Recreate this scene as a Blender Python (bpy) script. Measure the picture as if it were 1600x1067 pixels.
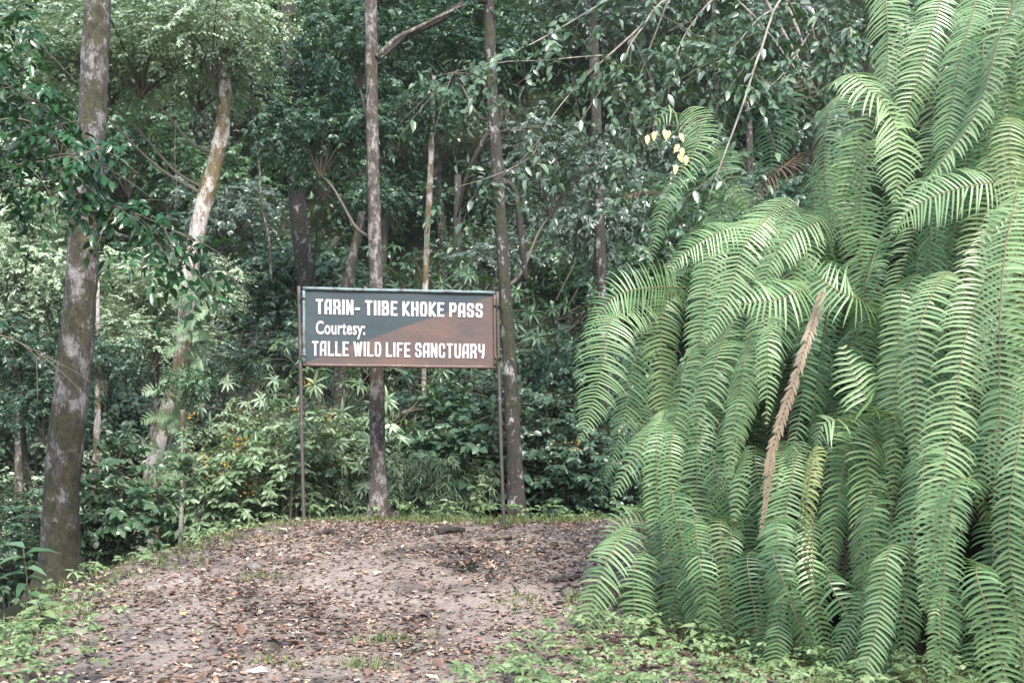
import bpy, math, random
import numpy as np
from mathutils import Vector

# ---------------------------------------------------------------- camera, sky, sun, exposure
scene = bpy.context.scene
for o in list(bpy.data.objects):
    bpy.data.objects.remove(o, do_unlink=True)
COL = scene.collection
F, CX, HZ, EYE = 2000.0, 800.0, 700.0, 1.6      # focal length and horizon row in pixels of the 1600 px wide photograph

cam_d = bpy.data.cameras.new('camera')
cam = bpy.data.objects.new('camera', cam_d)
COL.objects.link(cam)
cam.location = (0, 0, EYE)
cam.rotation_euler = (math.pi / 2, 0, 0)
cam_d.sensor_width = 36.0
cam_d.lens = 36.0 * F / 1600.0
cam_d.shift_y = (HZ - 533.5) / 1600.0
cam_d.clip_end = 500.0
cam_d.dof.use_dof = True
cam_d.dof.focus_distance = 12.0
cam_d.dof.aperture_fstop = 3.2
scene.camera = cam

SUN_EL, SUN_AZ = math.radians(47), math.radians(166)     # azimuth from +Y, clockwise: behind the camera, a little to its right
world = bpy.data.worlds.new('World')
scene.world = world
world.use_nodes = True
wn = world.node_tree
sky = wn.nodes.new('ShaderNodeTexSky')
sky.sky_type = 'NISHITA'
sky.sun_disc = False
sky.sun_elevation = SUN_EL
sky.sun_rotation = SUN_AZ
sky.dust_density = 1.5
wn.links.new(sky.outputs['Color'], wn.nodes['Background'].inputs['Color'])
wn.nodes['Background'].inputs['Strength'].default_value = 0.125

sun_d = bpy.data.lights.new('sun', 'SUN')
sun_d.energy = 2.6
sun_d.angle = math.radians(18)
sun_d.color = (1.0, 0.95, 0.89)
sun = bpy.data.objects.new('sun', sun_d)
COL.objects.link(sun)
sd = Vector((math.sin(SUN_AZ) * math.cos(SUN_EL), math.cos(SUN_AZ) * math.cos(SUN_EL), math.sin(SUN_EL)))
sun.rotation_euler = sd.to_track_quat('Z', 'Y').to_euler()
sun.location = (0, -5, 20)

scene.view_settings.view_transform = 'Standard'
scene.view_settings.look = 'None'
scene.view_settings.gamma = 1.0
scene.view_settings.exposure = 1.8
scene.render.engine = 'CYCLES'
scene.cycles.max_bounces = 6
scene.cycles.diffuse_bounces = 3
scene.cycles.glossy_bounces = 2
scene.cycles.transmission_bounces = 3

rng = np.random.default_rng(7)
R = random.Random(11)

# ---------------------------------------------------------------- helpers
def at(px, py, Y):
    return np.array([(px - CX) / F * Y, Y, EYE - (py - HZ) / F * Y])

def nrm(v):
    v = np.asarray(v, float)
    n = np.linalg.norm(v, axis=-1, keepdims=True)
    return v / np.maximum(n, 1e-9)

def sm(a, b, t):
    u = np.clip((np.asarray(t, float) - a) / (b - a), 0, 1)
    return u * u * (3 - 2 * u)

def curve(pts, n):
    """Catmull-Rom through rows of pts (any number of columns), n samples."""
    P = np.asarray(pts, float)
    P = np.vstack([2 * P[0] - P[1], P, 2 * P[-1] - P[-2]])
    m = len(P) - 3
    out = []
    for u in np.linspace(0, m - 1e-6, n):
        i = int(u); t = u - i
        a, b, c, d = P[i], P[i + 1], P[i + 2], P[i + 3]
        out.append(0.5 * ((2 * b) + (c - a) * t + (2 * a - 5 * b + 4 * c - d) * t * t + (3 * b - a - 3 * c + d) * t ** 3))
    return np.array(out)

class Geo:
    def __init__(self):
        self.V, self.T, self.Q, self.t, self.n = [], [], [], [], 0
    def add(self, V, tris=None, quads=None, tint=0.5):
        V = np.asarray(V, float).reshape(-1, 3)
        if tris is not None and len(tris):
            self.T.append(np.asarray(tris, int).reshape(-1, 3) + self.n)
        if quads is not None and len(quads):
            self.Q.append(np.asarray(quads, int).reshape(-1, 4) + self.n)
        self.V.append(V)
        self.t.append(np.broadcast_to(np.asarray(tint, float), (len(V),)).copy())
        self.n += len(V)
    def mesh(self, name, mat, origin=(0, 0, 0), smooth=False):
        V = np.vstack(self.V) - np.asarray(origin, float)
        T = np.vstack(self.T) if self.T else np.zeros((0, 3), int)
        Q = np.vstack(self.Q) if self.Q else np.zeros((0, 4), int)
        me = bpy.data.meshes.new(name)
        me.vertices.add(len(V))
        me.vertices.foreach_set('co', V.astype(np.float32).ravel())
        loops = np.concatenate([T.ravel(), Q.ravel()]).astype(np.int32)
        me.loops.add(len(loops))
        me.loops.foreach_set('vertex_index', loops)
        me.polygons.add(len(T) + len(Q))
        st = np.concatenate([np.arange(len(T)) * 3, len(T) * 3 + np.arange(len(Q)) * 4]).astype(np.int32)
        me.polygons.foreach_set('loop_start', st)
        if smooth:
            me.polygons.foreach_set('use_smooth', np.ones(len(st), bool))
        me.update(calc_edges=True)
        at_ = me.attributes.new('tint', 'FLOAT', 'POINT')
        at_.data.foreach_set('value', np.concatenate(self.t).astype(np.float32))
        me.materials.append(mat)
        return me
    def build(self, name, mat, parent=None, origin=(0, 0, 0), smooth=False):
        return link(name, self.mesh(name, mat, origin, smooth), parent, origin if parent is None else None)

def link(name, me, parent=None, loc=None):
    o = bpy.data.objects.new(name, me)
    COL.objects.link(o)
    if parent is not None:
        o.parent = parent
    if loc is not None:
        o.location = loc
    return o

def tag(o, label, cat, group=None):
    o['label'] = label; o['category'] = cat
    if group: o['group'] = group
    return o

def thing(name, label, cat, loc, rz=0.0, scale=1.0, group=None):
    o = bpy.data.objects.new(name, None)
    COL.objects.link(o)
    o.empty_display_size = 0.1
    o.location = loc; o.rotation_euler = (0, 0, rz)
    o.scale = (scale,) * 3 if np.isscalar(scale) else scale
    return tag(o, label, cat, group)

def frames(P):
    T = nrm(np.gradient(P, axis=0))
    N = np.zeros_like(T)
    ref = np.array([0., 0, 1]) if abs(T[0][2]) < 0.9 else np.array([1., 0, 0])
    n = nrm(ref - T[0] * ref.dot(T[0]))
    for i in range(len(P)):
        n = nrm(n - T[i] * n.dot(T[i]))
        N[i] = n
    return T, N, np.cross(T, N)

def tube(g, P, rad, sides=6, tint=0.5, lump=0.0, cap=True):
    P = np.asarray(P, float); rad = np.broadcast_to(np.asarray(rad, float), (len(P),))
    T, N, B = frames(P)
    a = np.arange(sides) / sides * 2 * math.pi
    r = rad[:, None] * np.ones(sides)
    if lump:
        ph = rng.uniform(0, 6.28, 6)
        i = np.arange(len(P))[:, None]
        r = r * (1 + lump * (np.sin(i * .55 + ph[0] + 2 * a) * .5 + np.sin(i * .9 + ph[1] - 3 * a) * .35 + np.sin(i * 1.7 + ph[2] + a) * .3
                             + rng.normal(0, .35, r.shape)))
    V = P[:, None] + r[..., None] * (np.cos(a)[None, :, None] * N[:, None] + np.sin(a)[None, :, None] * B[:, None])
    n = len(P)
    i, j = np.meshgrid(np.arange(n - 1), np.arange(sides), indexing='ij')
    q = np.stack([i * sides + j, i * sides + (j + 1) % sides, (i + 1) * sides + (j + 1) % sides, (i + 1) * sides + j], -1)
    V = V.reshape(-1, 3)
    tris = []
    if cap:
        V = np.vstack([V, P[0], P[-1]])
        m = n * sides
        for k in range(sides):
            tris.append((m, (k + 1) % sides, k)); tris.append((m + 1, (n - 1) * sides + k, (n - 1) * sides + (k + 1) % sides))
    g.add(V, tris, q.reshape(-1, 4), tint)

def box(g, c, s, tint=0.5, ax=None):
    c = np.asarray(c, float); s = np.asarray(s, float) / 2
    ax = np.eye(3) if ax is None else np.asarray(ax)
    V = np.array([[x, y, z] for x in (-1, 1) for y in (-1, 1) for z in (-1, 1)]) * s
    g.add(c + V @ ax, None, [(0, 1, 3, 2), (4, 6, 7, 5), (0, 4, 5, 1), (2, 3, 7, 6), (0, 2, 6, 4), (1, 5, 7, 3)], tint)

# leaf templates: x along, y across, z up
def tpl(kind):
    if kind == 'tiny':
        return np.array([[0, 0, 0], [.45, .5, .08], [1, 0, -.05], [.45, -.5, .08]]), np.array([[0, 2, 1], [0, 3, 2]])
    if kind == 'lance':
        xs, ws, zs = (.3, .65), (.5, .36), (-.02, -.10)
        tip = -.28
    elif kind == 'litter':
        xs, ws, zs = (.3, .68), (.5, .42), (.10, .06)
        tip = .12
    else:
        xs, ws, zs = (.32, .68), (.5, .40), (-.02, -.07)
        tip = -.2
    V = np.array([[0, 0, 0], [xs[0], 0, zs[0]], [xs[1], 0, zs[1]], [1, 0, tip],
                  [xs[0] - .04, ws[0], zs[0] + .09], [xs[1], ws[1], zs[1] + .05],
                  [xs[0] - .04, -ws[0], zs[0] + .09], [xs[1], -ws[1], zs[1] + .05]])
    T = np.array([[0, 1, 4], [1, 2, 5], [1, 5, 4], [2, 3, 5], [0, 6, 1], [1, 6, 7], [1, 7, 2], [2, 7, 3]])
    return V, T
TPL = {k: tpl(k) for k in ('tiny', 'lance', 'ovate', 'litter')}

def leaves(g, P, A, C, L, W, tint, kind):
    """many leaves at once: base P, axis A, face normal C, length L, width W."""
    V0, T0 = TPL[kind]
    P = np.asarray(P, float); A = nrm(A)
    C = nrm(C - A * np.sum(C * A, 1, keepdims=True)); B = np.cross(C, A)
    n = len(P)
    L = np.broadcast_to(L, (n,))[:, None, None]; W = np.broadcast_to(W, (n,))[:, None, None]
    V = P[:, None] + L * V0[None, :, 0:1] * A[:, None] + W * V0[None, :, 1:2] * B[:, None] + L * V0[None, :, 2:3] * C[:, None]
    T = T0[None] + (np.arange(n) * len(V0))[:, None, None]
    g.add(V.reshape(-1, 3), T.reshape(-1, 3), None, np.repeat(np.broadcast_to(tint, (n,)), len(V0)))

# ---------------------------------------------------------------- materials
def nodes(name):
    m = bpy.data.materials.new(name)
    m.use_nodes = True
    nt = m.node_tree
    return m, nt, nt.nodes['Principled BSDF'], nt.nodes['Material Output']

def ramp(nt, stops):
    r = nt.nodes.new('ShaderNodeValToRGB')
    e = r.color_ramp.elements
    while len(e) < len(stops): e.new(0.5)
    for k, (p, c) in zip(e, stops):
        k.position = p; k.color = (*c, 1)
    return r

def noise(nt, scale, detail=4, rough=.6, vec=None):
    n = nt.nodes.new('ShaderNodeTexNoise')
    n.inputs['Scale'].default_value = scale; n.inputs['Detail'].default_value = detail; n.inputs['Roughness'].default_value = rough
    if vec is not None: nt.links.new(vec, n.inputs['Vector'])
    return n

def mix(nt, fac, a, b, mode='MIX'):
    m = nt.nodes.new('ShaderNodeMix'); m.data_type = 'RGBA'; m.blend_type = mode
    for sock, v in ((m.inputs['Factor'], fac), (m.inputs['A'], a), (m.inputs['B'], b)):
        if isinstance(v, bpy.types.NodeSocket): nt.links.new(v, sock)
        elif isinstance(v, tuple): sock.default_value = (*v, 1)
        else: sock.default_value = v
    return m.outputs['Result']

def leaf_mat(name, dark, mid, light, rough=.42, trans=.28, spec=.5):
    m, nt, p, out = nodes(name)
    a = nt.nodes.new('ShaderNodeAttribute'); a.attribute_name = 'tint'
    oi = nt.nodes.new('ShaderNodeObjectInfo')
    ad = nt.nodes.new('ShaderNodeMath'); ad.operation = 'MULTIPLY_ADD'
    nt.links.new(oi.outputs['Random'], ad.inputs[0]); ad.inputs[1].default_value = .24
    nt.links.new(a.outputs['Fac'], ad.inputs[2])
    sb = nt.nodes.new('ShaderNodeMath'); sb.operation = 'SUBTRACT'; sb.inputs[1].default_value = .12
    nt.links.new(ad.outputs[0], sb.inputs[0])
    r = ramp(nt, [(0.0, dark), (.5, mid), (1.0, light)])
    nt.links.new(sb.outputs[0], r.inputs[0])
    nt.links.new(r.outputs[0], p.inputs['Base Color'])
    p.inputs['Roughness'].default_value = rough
    p.inputs['Specular IOR Level'].default_value = spec
    tr = nt.nodes.new('ShaderNodeBsdfTranslucent')
    nt.links.new(mix(nt, 1.0, r.outputs[0], (1.25, 1.3, .55), 'MULTIPLY'), tr.inputs['Color'])
    ms = nt.nodes.new('ShaderNodeMixShader'); ms.inputs[0].default_value = trans
    nt.links.new(p.outputs[0], ms.inputs[1]); nt.links.new(tr.outputs[0], ms.inputs[2])
    nt.links.new(ms.outputs[0], out.inputs['Surface'])
    return m

def bark_mat(name, base, pale, pale_amt, moss, moss_amt, scale=9.0, foot=0.0):
    """furrowed bark with lichen patches and moss; foot: height in metres up to which moss thickens"""
    m, nt, p, out = nodes(name)
    tc = nt.nodes.new('ShaderNodeTexCoord')
    mp = nt.nodes.new('ShaderNodeMapping'); mp.inputs['Scale'].default_value = (1, 1, .6)
    nt.links.new(tc.outputs['Object'], mp.inputs['Vector'])
    v = mp.outputs[0]
    n1 = noise(nt, scale * 3.0, 8, .75, v)
    r1 = ramp(nt, [(.3, tuple(c * .35 for c in base)), (.52, base), (.75, tuple(min(1, c * 1.7) for c in base))])
    nt.links.new(n1.outputs['Fac'], r1.inputs[0])
    n2 = noise(nt, scale * .9, 8, .78, v)
    r2 = ramp(nt, [(.545 - pale_amt * .3, (0, 0, 0)), (.575 - pale_amt * .3, (.75, .75, .75)), (.70 - pale_amt * .3, (1, 1, 1))])
    nt.links.new(n2.outputs['Fac'], r2.inputs[0])
    n5 = noise(nt, scale * 4.5, 5, .7, v)
    rp = ramp(nt, [(.3, tuple(q * .55 for q in pale)), (.65, pale)]); nt.links.new(n5.outputs['Fac'], rp.inputs[0])
    c = mix(nt, r2.outputs[0], r1.outputs[0], rp.outputs[0])
    mf = nt.nodes.new('ShaderNodeMapping'); mf.inputs['Scale'].default_value = (1, 1, .16)      # upright fissures
    nt.links.new(tc.outputs['Object'], mf.inputs['Vector'])
    n6 = noise(nt, scale * 2.4, 6, .7, mf.outputs[0])
    r6 = ramp(nt, [(.36, (.3, .28, .27)), (.47, (1, 1, 1)), (.7, (1.2, 1.18, 1.15))]); nt.links.new(n6.outputs['Fac'], r6.inputs[0])
    c = mix(nt, .8, c, r6.outputs[0], 'MULTIPLY')
    n3 = noise(nt, scale * .4, 8, .75, v)
    src = n3.outputs['Fac']
    if foot:
        sx = nt.nodes.new('ShaderNodeSeparateXYZ'); nt.links.new(tc.outputs['Object'], sx.inputs[0])
        mr = nt.nodes.new('ShaderNodeMapRange'); mr.inputs['From Min'].default_value = foot; mr.inputs['From Max'].default_value = 0
        mr.inputs['To Max'].default_value = .13
        nt.links.new(sx.outputs['Z'], mr.inputs['Value'])
        ad = nt.nodes.new('ShaderNodeMath'); nt.links.new(src, ad.inputs[0]); nt.links.new(mr.outputs[0], ad.inputs[1])
        src = ad.outputs[0]
    r3 = ramp(nt, [(.60 - moss_amt * .3, (0, 0, 0)), (.66 - moss_amt * .3, (.92, .92, .92))])
    nt.links.new(src, r3.inputs[0])
    n4 = noise(nt, scale * 2.6, 8, .75, v)
    r4 = ramp(nt, [(.35, tuple(q * .3 for q in moss)), (.65, tuple(q * 1.7 for q in moss))])
    nt.links.new(n4.outputs['Fac'], r4.inputs[0])
    c = mix(nt, r3.outputs[0], c, r4.outputs[0])
    nt.links.new(c, p.inputs['Base Color'])
    p.inputs['Roughness'].default_value = .88
    b = nt.nodes.new('ShaderNodeBump'); b.inputs['Strength'].default_value = .9; b.inputs['Distance'].default_value = .04
    nt.links.new(n1.outputs['Fac'], b.inputs['Height']); nt.links.new(b.outputs[0], p.inputs['Normal'])
    return m

def plain_mat(name, a, b, scale=8, rough=.8, bump=.3):
    m, nt, p, out = nodes(name)
    tc = nt.nodes.new('ShaderNodeTexCoord')
    n = noise(nt, scale, 6, .65, tc.outputs['Object'])
    r = ramp(nt, [(.3, a), (.7, b)])
    nt.links.new(n.outputs['Fac'], r.inputs[0]); nt.links.new(r.outputs[0], p.inputs['Base Color'])
    p.inputs['Roughness'].default_value = rough
    bu = nt.nodes.new('ShaderNodeBump'); bu.inputs['Strength'].default_value = bump; bu.inputs['Distance'].default_value = .03
    nt.links.new(n.outputs['Fac'], bu.inputs['Height']); nt.links.new(bu.outputs[0], p.inputs['Normal'])
    return m

M = {}
M['dark'] = leaf_mat('leaf_dark', (.015, .04, .022), (.042, .088, .05), (.10, .16, .10), .36, .24, .55)
M['mid'] = leaf_mat('leaf_mid', (.028, .066, .034), (.075, .145, .072), (.17, .25, .15), .34, .28, .7)
M['pale'] = leaf_mat('leaf_pale', (.10, .175, .09), (.25, .345, .215), (.43, .505, .37), .36, .16, .6)
M['grey'] = leaf_mat('leaf_grey', (.045, .078, .052), (.10, .145, .11), (.20, .24, .20), .30, .18, .7)
M['gloss'] = leaf_mat('leaf_glossy', (.010, .04, .014), (.022, .075, .026), (.05, .13, .045), .28, .22, .6)
M['fern'] = leaf_mat('fern_green', (.04, .10, .04), (.15, .255, .11), (.305, .405, .21), .36, .2, .6)
M['light'] = leaf_mat('leaf_light', (.05, .10, .045), (.13, .205, .105), (.26, .34, .205), .4, .22, .6)
M['greygreen'] = leaf_mat('leaf_grey_green', (.035, .07, .04), (.075, .13, .078), (.155, .215, .145), .36, .2, .5)
M['fernold'] = leaf_mat('fern_old', (.06, .11, .04), (.15, .225, .09), (.28, .35, .17), .45, .2)
M['fernyellow'] = leaf_mat('fern_yellow', (.15, .21, .06), (.28, .31, .11), (.42, .40, .18), .5, .25)
M['fernred'] = leaf_mat('fern_red', (.12, .085, .06), (.22, .165, .12), (.30, .26, .17), .55, .2)
M['fernbrown'] = leaf_mat('fern_brown', (.04, .025, .018), (.09, .055, .04), (.15, .10, .075), .7, .1)
M['rachis'] = plain_mat('fern_midrib', (.10, .065, .035), (.17, .14, .06), 30, .6, .1)
M['cover'] = leaf_mat('ground_cover_leaf', (.075, .13, .055), (.165, .245, .11), (.30, .375, .215), .45)
M['grass'] = leaf_mat('grass_blade', (.06, .10, .03), (.15, .20, .07), (.28, .30, .14), .5)
M['yellowleaf'] = leaf_mat('leaf_yellow', (.42, .36, .12), (.52, .45, .2), (.62, .56, .3), .5, .2)
M['flower'] = leaf_mat('flower_orange', (.35, .17, .02), (.48, .27, .04), (.58, .38, .08), .6)
M['litter'] = None
M['twig'] = plain_mat('twig_bark', (.05, .04, .03), (.12, .10, .075), 20)
M['paletwig'] = plain_mat('pale_twig_bark', (.10, .085, .065), (.34, .31, .26), 14)
M['deadwood'] = plain_mat('dead_wood', (.015, .012, .01), (.07, .055, .045), 12, .85, .6)
M['stone'] = plain_mat('stone', (.06, .055, .05), (.2, .18, .165), 10, .9, .6)
M['bark_big'] = bark_mat('bark_lichen', (.066, .056, .049), (.28, .265, .255), .14, (.038, .036, .014), .36, 8, 1.9)
M['bark_white'] = bark_mat('bark_whitish', (.14, .105, .08), (.56, .52, .48), .42, (.11, .08, .03), .40, 6)
M['bark_brown'] = bark_mat('bark_brown', (.075, .06, .05), (.32, .30, .28), .14, (.045, .036, .016), .3, 10)
M['bark_dark'] = bark_mat('bark_dark', (.04, .033, .028), (.44, .43, .42), -.05, (.03, .033, .014), .34, 8)

def litter_mat():
    m, nt, p, out = nodes('dry_leaf')
    a = nt.nodes.new('ShaderNodeAttribute'); a.attribute_name = 'tint'
    r = ramp(nt, [(0.0, (.05, .028, .022)), (.3, (.17, .09, .062)), (.55, (.31, .21, .15)), (.8, (.42, .37, .31)), (1.0, (.40, .35, .15))])
    nt.links.new(a.outputs['Fac'], r.inputs[0])
    tc = nt.nodes.new('ShaderNodeTexCoord')
    n = noise(nt, 30, 3, .6, tc.outputs['Object'])
    q = ramp(nt, [(.3, (.65, .65, .65)), (.7, (1.15, 1.15, 1.15))])
    nt.links.new(n.outputs['Fac'], q.inputs[0])
    nt.links.new(mix(nt, 1.0, r.outputs[0], q.outputs[0], 'MULTIPLY'), p.inputs['Base Color'])
    p.inputs['Roughness'].default_value = .6
    return m
M['litter'] = litter_mat()

def soil_mat(name, cols, wet):
    m, nt, p, out = nodes(name)
    tc = nt.nodes.new('ShaderNodeTexCoord')
    v = tc.outputs['Object']
    n1 = noise(nt, 1.1, 5, .6, v); n2 = noise(nt, 22, 6, .75, v); n3 = noise(nt, 90, 3, .7, v)
    r = ramp(nt, [(.36, cols[0]), (.5, cols[1]), (.66, cols[2])])
    nt.links.new(n1.outputs['Fac'], r.inputs[0])
    q = ramp(nt, [(.3, (.45, .43, .43)), (.5, (.95, .95, .95)), (.72, (1.35, 1.3, 1.25))])
    nt.links.new(n2.outputs['Fac'], q.inputs[0])
    c = mix(nt, .85, r.outputs[0], q.outputs[0], 'MULTIPLY')
    q3 = ramp(nt, [(.35, (.7, .7, .7)), (.65, (1.2, 1.2, 1.2))])
    nt.links.new(n3.outputs['Fac'], q3.inputs[0])
    nt.links.new(mix(nt, .7, c, q3.outputs[0], 'MULTIPLY'), p.inputs['Base Color'])
    p.inputs['Roughness'].default_value = wet; p.inputs['Specular IOR Level'].default_value = .15 if wet > .8 else .4
    b = nt.nodes.new('ShaderNodeBump'); b.inputs['Strength'].default_value = .9; b.inputs['Distance'].default_value = .04
    nt.links.new(n2.outputs['Fac'], b.inputs['Height']); nt.links.new(b.outputs[0], p.inputs['Normal'])
    return m
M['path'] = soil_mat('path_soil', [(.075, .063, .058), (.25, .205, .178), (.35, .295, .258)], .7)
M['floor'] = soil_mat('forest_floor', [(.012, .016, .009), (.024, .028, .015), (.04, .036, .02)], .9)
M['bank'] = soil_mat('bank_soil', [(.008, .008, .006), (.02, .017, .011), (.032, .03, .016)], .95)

# ---------------------------------------------------------------- terrain
def edge_x(y):
    return np.interp(y, [0, 10, 12, 13, 14.5, 15.7, 17, 30], [-3.3, -3.65, -3.6, -3.35, -2.95, -2.6, -2.0, -2.0])

def ground_z(x, y):
    x = np.asarray(x, float); y = np.asarray(y, float)
    z = .62 * sm(8.0, 15.4, y) - 1.7 * sm(16.4, 21.5, y)
    d = np.maximum(edge_x(y) - x, 0)
    z = z - 2.4 * (1 - np.exp(-(.10 * d + .13 * d * d) / 2.4)) * (1 - sm(16, 26, y) * .6)
    z = z + .80 * np.maximum(0, y - 24) * sm(24, 34, y)
    z = z + .10 * np.sin(x * .9 + 1) * np.sin(y * .7) * sm(17, 22, y) + .03 * np.sin(x * 1.7) * np.sin(y * 1.3 + .5)
    return z

def path_z(x, y):
    return ground_z(x, y) + .05 + .012 * np.sin(x * 5.3 + y * 2) * np.sin(y * 4.1 - x) + .01 * np.sin(x * 11 - y * 3) * np.sin(y * 9) - .05 * np.exp(-((x + .9 - .12 * (y - 9)) / .35) ** 2) * (.6 + .4 * np.sin(y * 2.1)) - .045 * np.exp(-((x - .35 - .05 * (y - 9)) / .3) ** 2) * (.6 + .4 * np.sin(y * 1.7 + 1))

def grid(xs, ys, zf):
    X, Y = np.meshgrid(xs, ys, indexing='ij')
    V = np.stack([X, Y, zf(X, Y)], -1).reshape(-1, 3)
    n, m = len(xs), len(ys)
    i, j = np.meshgrid(np.arange(n - 1), np.arange(m - 1), indexing='ij')
    q = np.stack([i * m + j, (i + 1) * m + j, (i + 1) * m + j + 1, i * m + j + 1], -1).reshape(-1, 4)
    return V, q

g = Geo()
V, q = grid(np.concatenate([np.arange(-90, -12, 3.), np.arange(-12, 12, .4), np.arange(12, 91, 3.)]),
            np.concatenate([np.arange(-40, 4, 2.), np.arange(4, 30, .4), np.arange(30, 110, 2.)]), ground_z)
g.add(V, None, q)
o = g.build('ground', M['floor'], smooth=True); o['kind'] = 'structure'

def path_mesh_z(x, y):
    e = np.minimum.reduce([(x - edge_x(y) + 1.0) / .5, (17.2 - y) / .5, np.full_like(x, 1.)])
    return path_z(x, y) - .14 * (1 - sm(0, 1, e)) + rng.normal(0, .006, x.shape)
g = Geo()
V, q = grid(np.arange(-5.0, 6.01, .06), np.arange(-2, 17.3, .06), path_mesh_z)
g.add(V, None, q)
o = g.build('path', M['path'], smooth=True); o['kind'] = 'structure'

# earth bank on the right, under the ferns
BANK = np.array([(4.6, 2.0), (3.9, 6.4), (3.35, 8.0), (2.3, 9.7), (1.75, 10.9), (1.75, 12.0), (2.3, 13.6), (4.0, 15.2), (9.0, 16.5), (9.0, 2.0)])
def bank_dist(x, y):
    x = np.asarray(x, float); y = np.asarray(y, float)
    dm = np.full(x.shape, 1e9); inside = np.zeros(x.shape, bool)
    for k in range(len(BANK)):
        a, b = BANK[k], BANK[(k + 1) % len(BANK)]
        ab = b - a
        t = np.clip(((x - a[0]) * ab[0] + (y - a[1]) * ab[1]) / (ab @ ab), 0, 1)
        dm = np.minimum(dm, np.hypot(x - a[0] - t * ab[0], y - a[1] - t * ab[1]))
        cond = ((a[1] > y) != (b[1] > y)) & (x < (b[0] - a[0]) * (y - a[1]) / (b[1] - a[1] + 1e-12) + a[0])
        inside ^= cond
    return np.where(inside, dm, -dm)
def bank_z(x, y):
    d = bank_dist(x, y)
    h = 2.9 + 1.9 * sm(1.5, 4.2, x)
    return ground_z(x, y) - .12 + h * sm(-.15, 1.5, d) + .06 * np.sin(x * 6 + y * 3) * np.sin(y * 5 - x) * sm(0, .5, d)
g = Geo()
V, q = grid(np.arange(.4, 8.8, .12), np.arange(2.2, 16.3, .12), bank_z)
g.add(V, None, q)
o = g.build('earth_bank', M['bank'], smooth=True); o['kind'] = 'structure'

# ---------------------------------------------------------------- sign board
SA = at(474, 500, 15.5); SB = at(774, 500, 15.85)
s_u = nrm(SB - SA); s_n = nrm(np.cross(s_u, [0, 0, 1]))
if s_n[1] > 0: s_n = -s_n
def sp(px, py, off=0.0):
    d = np.array([(px - CX) / F, 1.0, -(py - HZ) / F]); o_ = np.array([0, 0, EYE])
    t = np.dot(SA + s_n * off - o_, s_n) / np.dot(d, s_n)
    return o_ + d * t

def metal_mat(name, c1, c2, thr=.5):
    m, nt, p, out = nodes(name)
    tc = nt.nodes.new('ShaderNodeTexCoord')
    n = noise(nt, 9, 8, .72, tc.outputs['Object'])
    r = ramp(nt, [(thr - .06, c1), (thr + .06, c2)])
    nt.links.new(n.outputs['Fac'], r.inputs[0])
    n2 = noise(nt, 60, 4, .7, tc.outputs['Object'])
    q = ramp(nt, [(.3, (.6, .6, .6)), (.7, (1.2, 1.2, 1.2))]); nt.links.new(n2.outputs['Fac'], q.inputs[0])
    nt.links.new(mix(nt, 1., r.outputs[0], q.outputs[0], 'MULTIPLY'), p.inputs['Base Color'])
    p.inputs['Roughness'].default_value = .6
    b = nt.nodes.new('ShaderNodeBump'); b.inputs['Strength'].default_value = .4; b.inputs['Distance'].default_value = .005
    nt.links.new(n.outputs['Fac'], b.inputs['Height']); nt.links.new(b.outputs[0], p.inputs['Normal'])
    return m

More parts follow.
